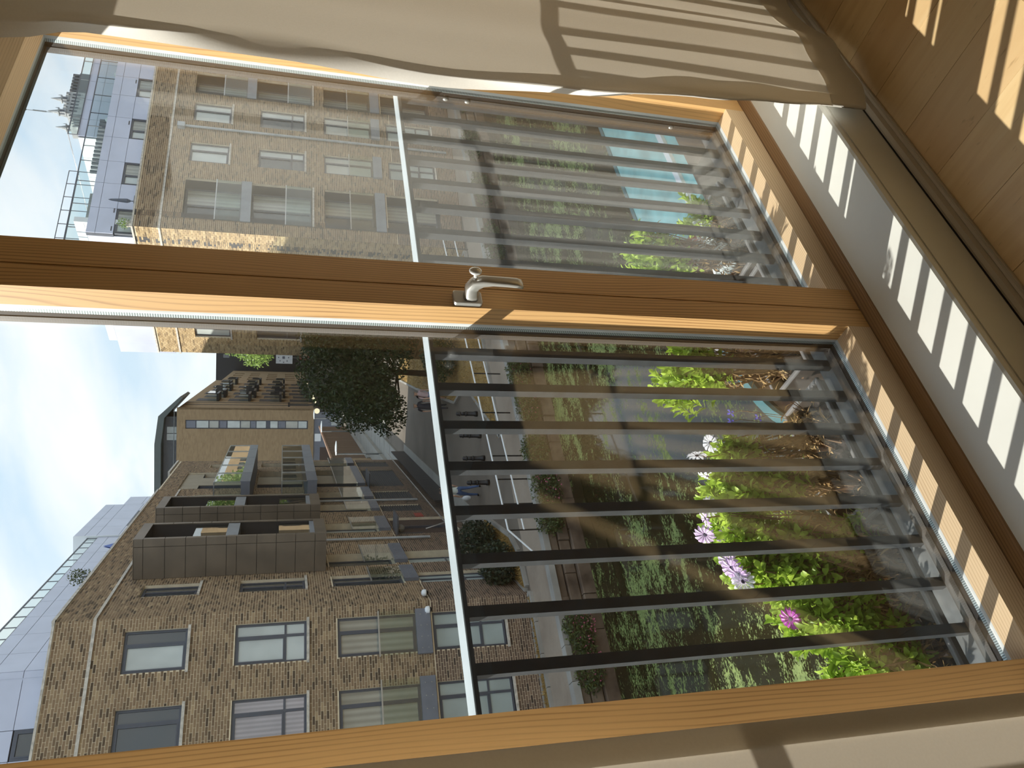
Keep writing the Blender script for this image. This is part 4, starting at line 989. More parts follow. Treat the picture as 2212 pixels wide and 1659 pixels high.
verge([(20.6, 26.1), (20.9, 27.7), (27.9, 35.5), (33.7, 41.8), (31, 38.0), (26.2, 31.4), (25.1, 22.5), (20.8, 22.2), (17.6, 22.1), (15.9, 22.2)][:0] or [(15.2, 22.2), (20.4, 25.7), (20.95, 27.6), (27.9, 35.5), (33.7, 41.8), (33.6, 38.5), (26.4, 31.2), (25.2, 22.45), (20, 22.2)], 'parched grass verge under the street tree', 5200)
verge([(9.6, 22.35), (10.9, 22.55), (11.75, 23.1), (13.9, 25.7), (13.3, 26.4), (9.75, 22.6)], 'small parched verge at the foot of the left block', 1400)
verge([(1.5, 22.05), (9.3, 22.05), (9.2, 22.2), (1.5, 22.75)], 'strip of dry weeds at the foot of the left block', 900)
# canal
o = sheet('canal_water', [(-30, 1.75), (60, 1.75), (60, 20.6), (-30, 20.6)], ZW, M['water'], .05, 'dark canal water with patches of green duckweed')
sheet('canal_bed', [(-30, 1.75), (60, 1.75), (60, 20.6), (-30, 20.6)], ZW-.3, M['soil'], .3)
slab('canal_wall_near', (-30, 1.30, -10), (60, 1.70, -1.80), M['brick_far'], 'brick wall of our own building rising from the canal')
cw = struct('canal_wall', (15, 20, ZW), 'old stone canal wall on the far bank')
g = random.Random(5)
q = MB(); q.box((-20, 20.16, ZW-.5), (60, 20.3, ZG-.02)); q.build('wall_core', M['soil'], cw)
x = 2.0
while x < 40:
    yb = 19.93+(.04 if x < 12 else -.0)
    z = ZW-.2; hs = (.62, .38, .44)
    for c, h in enumerate(hs):
        xx = x-(.35 if c == 1 else 0); ln = 1.05
        q = MB(); d_ = g.uniform(-.05, .05)+.07*c; z1 = z+h-.025; e = .03
        q.prism([(yb+d_+e, z), (20.2, z), (20.2, z1), (yb+d_+e, z1), (yb+d_, z1-e), (yb+d_, z+e)], xx+.012, xx+ln-.012, 'x'); q.build('stone_block', M['stonewall'], cw); z += h
    x += 1.05
x = 2.0
while x < 40:
    ln = g.uniform(.9, 1.5); q = MB(); q.prism([(20.02+g.uniform(-.04, .06), ZG-.16), (20.34, ZG-.16), (20.34, ZG+.03), (20.05+g.uniform(-.03, .03), ZG+.02)], x+.01, x+ln-.01, 'x'); q.build('coping_stone', M['concrete'], cw); x += ln
# bank plants hanging over the wall
def bank_plant(x, y, z, rx, rz, label, flower=0, n=1500, seed=0):
    g = random.Random(seed); t = thing('bank_plant', (x, y, z-rz), label, 'plant', None); q = MB(); tone = []
    leaf_cloud(q, tone, (x, y, z), (rx, .42, rz), n, .11, g, .5, -.4, .42); q.build('foliage', M['leaf_bank'], t, tone=tone, kind='stuff')
    q = MB(); q.tube([(x, y+.2, z-rz), (x+.1, y, z), (x-.1, y-.1, z+rz*.5)], .02, 5); q.build('stem', M['stem'], t)
    if flower:
        q = MB(); tone = []; leaf_cloud(q, tone, (x+rx*.1, y-.15, z-rz*.15), (rx*.8, .42, rz*.8), flower, .06, g, .9, 0, .9); q.build('blossom', M['petal_pk'], t, tone=tone, kind='stuff')
for k, (x, z, rx, rz, fl, lab) in enumerate((
    (6.2, -8.05, .75, .42, 60, 'grassy green clump on the canal wall, nearest the left window jamb'), (7.25, -8.0, .62, .46, 130, 'green clump with many pink flowers hanging over the canal wall'),
    (10.7, -7.85, .55, .45, 0, 'green tuft on the wall beside the last white fence post'), (11.75, -7.95, .8, .50, 140, 'broad shrub with red-pink flowers on the canal wall'),
    (13.2, -7.85, .62, .48, 0, 'olive green shrub on the wall below the second fence post'), (15.0, -7.9, .75, .42, 50, 'dark shrub on the wall behind the grey bars left of the middle'), (16.4, -7.85, .8, .45, 20, 'pale green shrub on the canal wall next to the window centre'),
    (19.5, -8.0, .9, .35, 0, 'low green growth on the far bank just right of the window centre'), (23.0, -7.95, 1.4, .42, 0, 'long weedy clump on the canal wall in the right pane'), (26.5, -7.95, 1.3, .42, 0, 'weedy clump in the middle of the right pane at the water'),
    (29.8, -7.95, 1.4, .42, 0, 'leafy clump on the far bank towards the right sash'), (33.5, -7.95, 1.4, .42, 0, 'last green clump on the far bank at the right sash'))):
    bank_plant(x, 19.92, z, rx, rz, lab, fl, 1300, k)
# bushes at the foot of facade B
def bush(loc, r, label, n=3000, mat='leaf_bush', size=.14, seed=1):
    g = random.Random(seed); t = thing('bush', loc, label, 'bush'); q = MB(); tone = []
    leaf_cloud(q, tone, (loc[0], loc[1], loc[2]+r[2]), r, n, size, g, .6); q.build('foliage', M[mat], t, tone=tone, kind='stuff')
    q = MB()
    for k in range(4): q.tube([(loc[0], loc[1], loc[2]), (loc[0]+g.uniform(-.4, .4)*r[0], loc[1]+g.uniform(-.4, .4)*r[1], loc[2]+r[2]*1.2)], [.04, .015], 5)
    q.build('stem', M['bark'], t)
bush((12.3, 24.6, ZG+.07), (.95, .85, .75), 'dark rounded bush at the street corner of the small verge', seed=2)
bush((10.75, 22.95, ZG+.07), (.8, .55, .62), 'dark bush at the foot of the left block, nearer the canal', 2200, seed=3)
bush((22.6, 22.9, ZG), (1.4, .5, .5), 'ragged weeds at the foot of the right block', 1500, 'leaf_bank', .12, 4)
bush((30.0, 22.6, ZG), (4.0, .4, .45), 'low planting along the foot of the right block', 3000, 'leaf_bank', .12, 5)
# tree on the verge
def tree(loc, h, trunk_r, blobs, label, mat, n, size, seed, droop=.0):
    g = random.Random(seed); t = thing('street_tree', loc, label, 'tree')
    q = MB(); q.tube([loc, (loc[0]+.1, loc[1], loc[2]+h*.35), (loc[0]-.05, loc[1]+.1, loc[2]+h*.7)], [trunk_r, trunk_r*.8, trunk_r*.4], 8)
    for bx, by, bz, rx, ry, rz in blobs:
        q.tube([(loc[0], loc[1], loc[2]+h*.3), (loc[0]+bx*.5, loc[1]+by*.5, loc[2]+bz*.75), (loc[0]+bx, loc[1]+by, loc[2]+bz)], [trunk_r*.4, trunk_r*.25, .03], 5)
    q.build('trunk', M['bark'], t)
    q = MB(); tone = []; V = sum(b[3]*b[4]*b[5] for b in blobs)
    for bx, by, bz, rx, ry, rz in blobs: leaf_cloud(q, tone, (loc[0]+bx, loc[1]+by, loc[2]+bz), (rx, ry, rz), int(n*rx*ry*rz/V), size, g, .55, droop)
    q.build('foliage', M[mat], t, tone=tone, kind='stuff')
tree((24.3, 29.8, ZG+.07), 7.0, .16, [(0, 0, 4.9, 2.0, 1.9, 2.1), (-1.7, -.8, 3.9, 1.6, 1.5, 1.6), (-.9, 1.0, 4.0, 1.7, 1.6, 1.8), (.8, -1.4, 4.6, 1.6, 1.5, 2.1), (-2.7, -1.1, 3.1, 1.1, 1.0, .9), (-.5, -1.8, 3.2, 1.5, 1.2, 1.5), (-2.0, .5, 2.7, 1.3, 1.2, 1.0), (.3, -2.2, 5.4, 1.2, 1.1, 1.6), (.9, -1.6, 2.4, 1.2, 1.0, 1.3), (1.0, -2.6, 3.8, 1.1, 1.0, 1.6)], 'dark leafy tree overhanging the street in front of the sunny brick wall', 'leaf_tree', 26000, .18, 3, .9)
bush((22.4, 26.2, ZG+.07), (1.3, 1.0, .8), 'dark low shrubs on the parched verge below the street tree', 2600, 'leaf_tree', .14, 12)
tree((42.4, 47.4, ZG), 13, .2, [(0, 0, 11.2, 1.9, 1.9, 1.6), (-1.0, .6, 9.6, 1.6, 1.6, 1.4), (.8, 0, 8.4, 1.8, 1.8, 1.4), (-.6, -.4, 12.4, 1.0, 1.0, .8)], 'bright green tree showing past the end of the sunny brick wall', 'leaf_sun', 8000, .24, 4)

# ------------------------------------------------------------------ street furniture
fence = thing('fence', (14, 20.7, ZG), 'low white two-rail fence with black posts beside the towpath', 'fence')
fy = lambda x: 20.18+(x-10.5)*.13
k = 0; x = 10.5
while x < 26:
    q = MB(); q.tube([(x, fy(x), ZG), (x, fy(x), ZG+1.03)], .024, 8); q.build('post', M['black'], fence); x += .965
for z in (.52, 1.02):
    q = MB(); q.tube([(10.5, fy(10.5)-.03, ZG+z), (25.9, fy(25.9)-.03, ZG+z)], .028, 8)
    if z > 1: q.tube([(10.5, fy(10.5)-.03, ZG+z), (9.3, 20.05, ZG+.05)], .028, 8)
    q.build('rail', M['white'], fence)
bolw = ('second', 'third', 'leftmost')
for (x, y), lab in (((18.12, 24.70), 'black bollard nearest the grass verge tip, furthest from the bush'), ((17.05, 24.69), 'black bollard, second from the grass verge tip'), ((15.98, 24.69), 'black bollard, third from the grass verge tip'), ((14.84, 24.61), 'black bollard beside the walker in jeans, nearest the bush')):
    t = thing('bollard', (x, y, ZG-.02), lab, 'bollard', 'bollards across the street end')
    q = MB(); q.lathe((x, y, ZG-.02), [(.11, 0), (.11, .12), (.09, .14), (.082, .50), (.078, .58), (.075, .70)], 10); q.build('post', M['black'], t, True)
    q = MB(); q.lathe((x, y, ZG-.02), [(.094, .44), (.105, .46), (.105, .49), (.09, .51)], 10); q.lathe((x, y, ZG-.02), [(.078, .70), (.10, .72), (.10, .75), (.07, .78), (.088, .83), (.04, .88)], 10); q.build('cap', M['black'], t, True)
for (x, y, h), lab in (((33.3, 50.7, 3.55), 'street lamp with a white disc, nearest by the board fence'), ((43.7, 62.6, 3.9), 'street lamp with a white disc, halfway along the board fence'), ((53.9, 74.6, 4.0), 'street lamp with a white disc, at the far end of the board fence')):
    t = thing('street_lamp', (x, y, ZG+.08), lab, 'lamp', 'disc lamps along the street')
    q = MB(); q.tube([(x, y, ZG), (x, y, ZG+h*.6), (x, y, ZG+h)], [.075, .06, .05], 8); q.build('pole', M['greymetal'], t)
    q = MB(); dx, dy = FB.N.x*.45, FB.N.y*.45; q.lathe((x+dx, y+dy, ZG+h), [(.25, -.03), (.55, 0), (.55, .05), (.2, .10)], 16); q.build('lamp_disc', M['lampdisc'], t)
bf = thing('board_fence', tuple(FB(55, -2.6, ZG)), 'weathered brown board fence with a sloping rusty top along the street', 'fence')
for k in range(64):
    a = 43.2+.36*k; q = MB(FB); o_ = g.uniform(-.01, .01); q.box((a+.008, -2.63+o_, -6.95), (a+.352, -2.57+o_, -4.14)); q.build('board', M['oldwood'], bf)
q = MB(FB); q.box((43.1, -2.72, -4.14), (66.4, -2.5, -4.0)); q.build('top_rail', M['rust'], bf)
q = MB(FB); q.box((43.1, -2.75, ZG), (66.4, -2.42, -6.95)); q.build('plinth', M['concrete'], bf)
q = MB(FB); q.box((26.8, -2.9, ZG), (43.1, -2.5, -5.5)); q.build('end_wall', M['brick_far'], bf)
bush(tuple(FB(44.5, -4.4, -6)), (1.8, 1.0, 1.4), 'bush showing over the board fence beside the left block', 1200, 'leaf_bank', .3, 9)
for tq, p, h, lab in ((80, -1.4, 6.6, 'thin black pole standing at the street corner'), (74.5, 1.0, 3.6, 'dark post on the pavement in front of the street corner'), (81, 5.5, 4.8, 'dark lamp post in the middle of the street view')):
    c = FB(tq, p, ZG); t = thing('post', tuple(c), lab, 'post'); q = MB(); q.tube([tuple(c), tuple(c+Vector((0, 0, h)))], .11, 6); q.build('pole', M['black'], t)
    q = MB(); q.box((c.x-.2, c.y-.2, c.z+h), (c.x+.2, c.y+.2, c.z+h+.25)); q.build('head', M['black'], t)
# signs at the far end
def sign(tq, p, z, w_, h, kind, lab):
    c = FB(tq, p, ZG); t = thing('street_sign', tuple(c), lab, 'sign'); q = MB(FB); q.box((tq, p-.05, ZG), (tq+.1, p+.05, z+h/2)); q.build('pole', M['greymetal'], t)
    q = MB(FB); q.box((tq-.08, p-w_/2, z-h/2), (tq-.02, p+w_/2, z+h/2)); q.build('board', M['sign_red'] if kind == 'red' else M['white'], t)
    q = MB(FB)
    if kind == 'wheel':
        for j in range(8):
            a = math.pi*j/4; q.box((tq-.1, p+.30*h*math.cos(a)-.09, z+.1+.30*h*math.sin(a)-.09), (tq-.08, p+.30*h*math.cos(a)+.09, z+.1+.30*h*math.sin(a)+.09))
        q.box((tq-.1, p-.2, z-.1), (tq-.08, p+.2, z+.3)); m_ = 'slab'
    elif kind == 'disc':
        q.lathe((0, 0, 0), [(.01, 0), (.01, .01)], 6)
        for j in range(10):
            a = math.pi*j/5; q.box((tq-.1, p+.34*math.cos(a)-.12, z+h/2+.6+.34*math.sin(a)-.12), (tq-.06, p+.34*math.cos(a)+.12, z+h/2+.6+.34*math.sin(a)+.12))
        m_ = 'sign_red'
        q.v = q.v[12:]; q.f = [tuple(i-12 for i in f) for f in q.f if min(f) >= 12]; q.m = [0]*len(q.f)
    else:
        for j in range(3): q.box((tq-.1, p-w_*.32+w_*.24*j, z-h*.25), (tq-.08, p-w_*.32+w_*.24*j+w_*.14, z+h*.25))
        m_ = 'white' if kind == 'red' else 'slab'
    q.build('marking', M[m_], t)
sign(110, 3.6, -.2, 2.0, 2.6, 'wheel', 'white square sign with a wheel emblem far down the street'); sign(112, 4.0, -3.4, 1.6, 1.6, 'red', 'small red sign far down the street')
sign(112, 8.4, -1.6, 1.3, 1.9, 'disc', 'white sign under a red-ringed disc far down the street'); sign(115, 11.5, -.4, 1.4, 2.2, 'bars', 'yellowish sign by the far tree')

# ------------------------------------------------------------------ people
def person(loc, face, h, label, top, legs, hair, pose='walk', skin='skin', shorts=False, bag=None, pack=None, phase=1):
    t = thing('person', loc, label, 'person'); s = h/1.75; ca, sa = math.cos(face), math.sin(face)
    def W_(x, y, z): return (x*ca-y*sa)*s, (x*sa+y*ca)*s, z*s       # x right, y forward
    st = .20*phase if pose == 'walk' else .03
    J = {'pel': (0, 0, .95), 'wa': (0, 0, 1.10), 'ch': (0, .01, 1.32), 'nk': (0, .01, 1.47), 'hd0': (0, .03, 1.56), 'hd': (0, .04, 1.66),
         'hl': (-.09, 0, .90), 'kl': (-.10, st*.75+.02, .50), 'al': (-.10, st, .09), 'tl': (-.11, st+.14, .04), 'hr': (.09, 0, .90), 'kr': (.10, -st*.35+.05, .50), 'ar': (.10, -st*1.1, .10), 'tr': (.11, -st*1.1+.13, .05),
         'sl': (-.18, 0, 1.41), 'el': (-.24, -st*.4, 1.13), 'wl': (-.24, -st*.5+.16, .90), 'sr': (.18, 0, 1.41), 'er': (.24, st*.4, 1.13), 'wr': (.24, st*.6+.12, .90)}
    ra_ = {'pel': .145, 'wa': .125, 'ch': .15, 'nk': .055, 'hd0': .085, 'hd': .10, 'hl': .095, 'kl': .06, 'al': .042, 'tl': .04, 'hr': .095, 'kr': .06, 'ar': .042, 'tr': .04, 'sl': .06, 'el': .043, 'wl': .03, 'sr': .06, 'er': .043, 'wr': .03}
    E_ = [('pel', 'wa'), ('wa', 'ch'), ('ch', 'nk'), ('nk', 'hd0'), ('hd0', 'hd'), ('pel', 'hl'), ('hl', 'kl'), ('kl', 'al'), ('al', 'tl'), ('pel', 'hr'), ('hr', 'kr'), ('kr', 'ar'), ('ar', 'tr'), ('ch', 'sl'), ('sl', 'el'), ('el', 'wl'), ('ch', 'sr'), ('sr', 'er'), ('er', 'wr')]
    fingers = []
    for w0, sx in (('wl', -1), ('wr', 1)):
        b = J[w0]
        for k in range(4):
            n1, n2 = w0+'f%d' % k, w0+'g%d' % k; J[n1] = (b[0], b[1]+.03+.018*(k-1.5), b[2]-.08); J[n2] = (b[0]-sx*.01, b[1]+.03+.02*(k-1.5), b[2]-.08-(.06, .075, .07, .055)[k]); ra_[n1] = .011; ra_[n2] = .008; E_ += [(w0, n1), (n1, n2)]
        n1 = w0+'t'; J[n1] = (b[0]-sx*.03, b[1]+.07, b[2]-.06); ra_[n1] = .009; E_.append((w0, n1))
    names = list(J); ix = {n: i for i, n in enumerate(names)}
    me = bpy.data.meshes.new('body'); me.from_pydata([W_(*J[n]) for n in names], [(ix[a], ix[b]) for a, b in E_], [])
    for n in ('skin', top, legs, 'shoe', hair): me.materials.append(M[skin] if n == 'skin' else M[n])
    tmp = bpy.data.objects.new('body', me); COL.objects.link(tmp)
    md = tmp.modifiers.new('skin', 'SKIN'); md.use_smooth_shade = True
    for i, n in enumerate(names): me.skin_vertices[0].data[i].radius = (ra_[n]*s, ra_[n]*s*(.75 if n in ('pel', 'wa', 'ch') else 1)); me.skin_vertices[0].data[i].use_root = (n == 'pel')
    sb = tmp.modifiers.new('sub', 'SUBSURF'); sb.levels = 1; sb.render_levels = 1
    dg = bpy.context.evaluated_depsgraph_get(); m2 = bpy.data.meshes.new_from_object(tmp.evaluated_get(dg)); bpy.data.objects.remove(tmp)
    m2.name = 'body'
    if not m2.materials: [m2.materials.append(x) for x in me.materials]
    for p in m2.polygons:
        c = p.center; z = c.z/s; lx = (c.x*ca+c.y*sa)/s; ly = (-c.x*sa+c.y*ca)/s
        if z > 1.49: m = 4 if (z > 1.69 or ly < .02) else 0
        elif z > 1.0 and abs(lx) < .215: m = 1
        elif z > 1.22: m = 1
        elif abs(lx) >= .185: m = 0 if z < 1.22 else 1
        elif z > (.55 if shorts else .12): m = 2
        elif z > .12: m = 0
        else: m = 3
        p.material_index = m; p.use_smooth = True
    o = bpy.data.objects.new('body', m2); COL.objects.link(o); o.parent = t
    def at(x, y, z): v = W_(x, y, z); return (loc[0]+v[0], loc[1]+v[1], loc[2]+v[2])
    q = MB(); q.ball(at(0, .145, 1.635), .018*s, 6, 4)
    for sx in (-1, 1): q.ball(at(sx*.10, .03, 1.64), .025*s, 6, 4, .5, 1, 1.3)
    q.build('ears_and_nose', M[skin], t, True)
    q = MB(); [q.ball(at(sx*.038, .125, 1.66), .012*s, 6, 4) for sx in (-1, 1)]; q.ball(at(0, .128, 1.585), .016*s, 6, 4, 1.3, .4, .4); q.build('eyes_and_mouth', M['hair'], t)
    if pack: q = MB(); q.ball(at(0, -.21, 1.28), .2*s, 10, 8, .8, .8, 1.25); q.build('backpack', M[pack], t, True)
    if bag:
        c = at(-.27, .13, .58); q = MB(); q.ball(c, .17*s, 10, 8, .5, .8, 1.1); q.tube([at(-.25, .16, .83), (c[0], c[1], c[2]+.15)], .012, 5)
        bo = q.build('carrier_bag', M[bag]); tag(bo, 'white carrier bag held by the walker in jeans', 'bag')
person((15.26, 25.87, ZG-.02), R(-10), 1.74, 'walker in a pale tee shirt and blue jeans beside a bollard, carrying a bag', 'tee', 'jeans', 'hair', bag='bag')
person((21.95, 29.35, ZG-.02), R(150), 1.72, 'walker in a dark charcoal jacket with long dark hair on the street', 'jacket', 'jacket', 'hair', phase=-1)
person((22.29, 28.87, ZG-.02), R(160), 1.74, 'fair-haired walker in a pale pink top and denim shorts with a black backpack', 'pinktop', 'shorts', 'hair_l', shorts=True, pack='black')
c = FB(98, 5.5, ZG-.02); person(tuple(c), R(140), 1.8, 'distant walker in dark clothes in the middle of the street', 'jacket', 'jacket', 'hair')
c = FB(100, 7.0, ZG-.02); person(tuple(c), R(140), 1.75, 'distant walker in a bright yellow-green top beside the far signs', 'green', 'jacket', 'hair', phase=-1)

# ------------------------------------------------------------------ boat below the window
bt = thing('canal_boat', (13, 8.4, ZW), 'turquoise canal boat moored below the right window pane, with white roof bars', 'boat')
half = 1.55; cy = 8.42
def outline(z, grow=0.0, n=14):
    pts = []
    for k in range(n+1):
        a = math.pi/2*k/n; pts.append((10.2-(4.0+grow)*math.sin(a)**.95, cy+(half+grow)*math.cos(a)**.8 if k < n else cy))
    L_ = [(x, y) for x, y in pts]; R_ = [(x, 2*cy-y) for x, y in pts[::-1][1:]]
    return [(24.0, cy+half+grow)]+L_+R_+[(24.0, cy-half-grow)]
q = MB(); A = outline(0, -.25); B = outline(0); ia = [q.p(x, y, ZW-.25) for x, y in A]; ib = [q.p(x, y, ZW+.62) for x, y in B]; n = len(A)
for k in range(n): q.face([ia[k], ia[(k+1) % n], ib[(k+1) % n], ib[k]])
q.face(ia[::-1]); q.build('hull', M['boat_hull'], bt)
q = MB(); B2 = outline(0, -.17); a1 = [q.p(x, y, ZW+.60) for x, y in B]; a2 = [q.p(x, y, ZW+.72) for x, y in B]; a3 = [q.p(x, y, ZW+.72) for x, y in B2]; a4 = [q.p(x, y, ZW+.60) for x, y in B2]
for k in range(n):
    j = (k+1) % n
    for P, Q in ((a1, a2), (a2, a3), (a3, a4)): q.face([P[k], P[j], Q[j], Q[k]])
q.build('gunwale', M['boat_rim'], bt)
q = MB(); B3 = outline(0, -.16); q.face([q.p(x, y, ZW+.50) for x, y in B3]); q.build('deck', M['boat_deck'], bt)
q = MB(); q.prism([(cy-1.35, ZW+.5), (cy+1.42, ZW+.5), (cy+1.40, ZW+1.50), (cy+.7, ZW+1.60), (cy-.7, ZW+1.60), (cy-1.33, ZW+1.50)], 10.6, 24, 'x'); q.build('cabin', M['boat'], bt)
q = MB()
for y in (cy-.55, cy-1.15): q.box((10.7, y, ZW+1.60), (15.5, y+.13, ZW+1.68))
q.build('roof_bar', M['white'], bt)
q = MB(); q.box((10.65, cy+1.36, ZW+1.47), (24, cy+1.46, ZW+1.53)); q.build('roof_edge', M['boat_rim'], bt)
q = MB(); q.box((8.2, cy-.5, ZW+.5), (9.6, cy+.5, ZW+.95)); q.box((10.5, cy-1.0, ZW+.5), (10.58, cy+1.0, ZW+1.4)); q.build('bow_locker', M['boat_red'], bt)

# ================================================================== PLANTERS AND PLANTS ON THE LEDGE
def planter(x0, x1, label):
    y0, y1, zt, zb = 1.44, 1.62, -1.45, -1.60
    t = thing('planter', ((x0+x1)/2, 1.53, zb), label, 'planter', 'window box planters on the ledge'); i = .018
    q = MB(); A = [q.p(x, y, zb) for x, y in ((x0+i, y0+i), (x1-i, y0+i), (x1-i, y1-i), (x0+i, y1-i))]; B = [q.p(x, y, zt) for x, y in ((x0, y0), (x1, y0), (x1, y1), (x0, y1))]
    Cc = [q.p(x, y, zt) for x, y in ((x0+.006, y0+.006), (x1-.006, y0+.006), (x1-.006, y1-.006), (x0+.006, y1-.006))]; D_ = [q.p(x, y, zb+.01) for x, y in ((x0+i+.005, y0+i+.005), (x1-i-.005, y0+i+.005), (x1-i-.005, y1-i-.005), (x0+i+.005, y1-i-.005))]
    for P, Q in ((A, B), (Cc, D_)):
        for k in range(4): q.face([P[k], P[(k+1) % 4], Q[(k+1) % 4], Q[k]])
    q.face(A[::-1]); q.face(D_); q.build('box', M['planter'], t)
    q = MB(); w_ = .008
    for a, b in (((x0-.004, y0-.004), (x1+.004, y0+w_)), ((x0-.004, y1-w_), (x1+.004, y1+.004)), ((x0-.004, y0+w_), (x0+w_, y1-w_)), ((x1-w_, y0+w_), (x1+.004, y1-w_))): q.box((*a, zt-.006), (*b, zt+.006))
    q.build('rim', M['planter_rim'], t, bevel=.003)
    g = random.Random(int(x0*1000)); nx, ny = 26, 12; q = MB(); ids = [[q.p(x0+.012+(x1-x0-.024)*a/nx, y0+.012+(y1-y0-.024)*b/ny, zt-.045+g.uniform(-.008, .008)) for a in range(nx+1)] for b in range(ny+1)]
    for b in range(ny):
        for a in range(nx): q.face([ids[b][a], ids[b][a+1], ids[b+1][a+1], ids[b+1][a]])
    q.build('soil', M['soil'], t, kind='stuff')
planter(.36, .777, 'grey planter box at the left end behind the bars, with bare dark soil')
planter(.808, 1.19, 'grey plastic planter box holding the bushy daisies and dead stalks')
planter(1.262, 1.66, 'grey plastic planter box standing behind the centre stile'); planter(1.70, 2.07, 'grey plastic planter box behind the right pane, furthest right')
planter(-.08, .335, 'grey plastic planter box on the ledge beyond the left jamb')

def add_leaf(q, tone, base, d, ln, wd, up, g, tn=None):
    # spoon-shaped leaf: four cross-sections, cupped
    d = d.normalized(); sd_ = d.cross(up)
    if sd_.length < .05: sd_ = d.orthogonal()
    sd_.normalize(); nr = sd_.cross(d); tn = g.random() if tn is None else tn
    prev = None
    for s_, w_, lift in ((0, .12, 0), (.45, .62, .02), (.78, 1.0, .02), (1.0, .30, -.03)):
        c = base+d*ln*s_+nr*ln*(lift*3-.25*s_*s_*.5); a = c-sd_*wd*.5*w_+nr*wd*.16*w_; b = c+sd_*wd*.5*w_+nr*wd*.16*w_
        i = len(q.v); q.v += [a, c, b]
        if prev is not None:
            for k in (0, 1): q.f.append((prev+k, prev+k+1, i+k+1, i+k)); q.m.append(0); tone.append(tn)
        prev = i
def rosette(q, tone, c, ax, n, ln, g):
    ax = ax.normalized(); o1 = ax.orthogonal().normalized(); o2 = ax.cross(o1)
    for k in range(n):
        a = 2.4*k+g.uniform(-.3, .3); sp_ = .25+.75*k/n
        d = ax*(1.15-.75*sp_)+(o1*math.cos(a)+o2*math.sin(a))*sp_
        add_leaf(q, tone, c-ax*.010*k*.5, d, ln*g.uniform(.75, 1.2), ln*.42*g.uniform(.8, 1.2), ax, g)
def flower(loc, ax, r, mat, under, label, stem_to):
    t = thing('daisy', stem_to, label, 'flower'); g = random.Random(int(loc[0]*1e4)); loc = Vector(loc); ax = Vector(ax).normalized(); o1 = ax.orthogonal().normalized(); o2 = ax.cross(o1); me = None
    for k in range(13):
        a = 2*math.pi*k/13; d = (o1*math.cos(a)+o2*math.sin(a))+ax*g.uniform(.0, .22); q = MB(); tone = []
        add_leaf(q, tone, loc+d.normalized()*r*.16, d, r*.86, r*.36, ax, g); q.build('petal', M[mat], t, tone=tone)
    q = MB(); q.lathe((0, 0, 0), [(r*.05, -r*.05), (r*.22, 0), (r*.17, r*.09), (r*.03, r*.12)], 10); rot = Vector((0, 0, 1)).rotation_difference(ax); q.v = [loc+rot@Vector(v) for v in q.v]; q.build('flower_eye', M[under], t)
    q = MB(); m_ = (Vector(stem_to)+loc)/2+Vector((g.uniform(-.01, .01), 0, .01)); q.tube([stem_to, tuple(m_), tuple(loc-ax*r*.06)], .0016, 5); q.build('stem', M['stem'], t)
def daisy_plant(root, tips, label, seed, ln=.036, per=17, dead=7):
    g = random.Random(seed); t = thing('daisy_plant', root, label, 'plant'); rt = Vector(root)
    st = MB(); lf = MB(); tone = []; dd = MB(); dt = []
    for tip, ax in tips:
        tip = Vector(tip); mid = (rt+tip)/2+Vector((g.gauss(0, .02), g.gauss(0, .015), g.gauss(-.01, .015)))
        b0 = rt+Vector((g.uniform(-.04, .04), g.uniform(-.03, .03), 0)); st.tube([tuple(b0), tuple((b0+mid)/2+Vector((g.gauss(0, .01), g.gauss(0, .01), 0))), tuple(mid), tuple(tip)], [.0042, .0036, .003, .0016], 5)
        rosette(lf, tone, tip, Vector(ax), per+g.randint(-3, 3), ln, g)
        for _ in range(dead):
            p = mid.lerp(tip, g.uniform(-.5, .75)); add_leaf(dd, dt, p, Vector((g.gauss(0, 1), g.gauss(0, 1), g.gauss(-.6, .6))), g.uniform(.02, .04), .006, Vector((0, 0, 1)), g)
        for _ in range(3):
            p = mid.lerp(tip, g.uniform(.55, .95)); add_leaf(lf, tone, p, Vector((g.gauss(0, 1), g.gauss(0, 1), g.uniform(0, 1))), ln*.9, ln*.28, Vector((0, 0, 1)), g)
    st.build('stems', M['stem'], t); lf.build('leaves', M['leaf'], t, True, tone=tone, kind='stuff'); dd.build('dead_leaves', M['straw'], t, tone=dt, kind='stuff')
def tips(boxes, seed):
    # tips scattered over blocks of foliage: (x0,x1,y0,y1,z0,z1,count)
    g = random.Random(seed); r = []
    for x0, x1, y0, y1, z0, z1, n in boxes:
        for _ in range(int(n*1.45)):
            p = (g.uniform(x0, x1), g.uniform(y0, y1), g.uniform(z0, z1)); c = ((x0+x1)/2, (y0+y1)/2, z0-.12)
            a = Vector((p[0]-c[0]+g.gauss(0, .08), p[1]-c[1]+g.gauss(0, .08)-.03, abs(p[2]-c[2])*.9)); r.append((p, tuple(a)))
    return r
ZS = -1.495
daisy_plant((.47, 1.53, ZS), tips([(.36, .47, 1.50, 1.62, -1.41, -1.29, 20), (.40, .475, 1.52, 1.62, -1.30, -1.235, 10)], 1), 'low bushy daisy plant at the left end of the planters, beside bare soil', 1)
daisy_plant((.58, 1.53, ZS), tips([(.49, .60, 1.50, 1.64, -1.40, -1.20, 38), (.52, .61, 1.52, 1.64, -1.24, -1.165, 18)], 2), 'dense leafy daisy plant under the magenta flower', 2)
daisy_plant((.68, 1.53, ZS), tips([(.62, .735, 1.50, 1.64, -1.36, -1.17, 34), (.65, .735, 1.52, 1.66, -1.20, -1.085, 24)], 3), 'tall leafy daisy plant under the row of lilac flowers', 3)
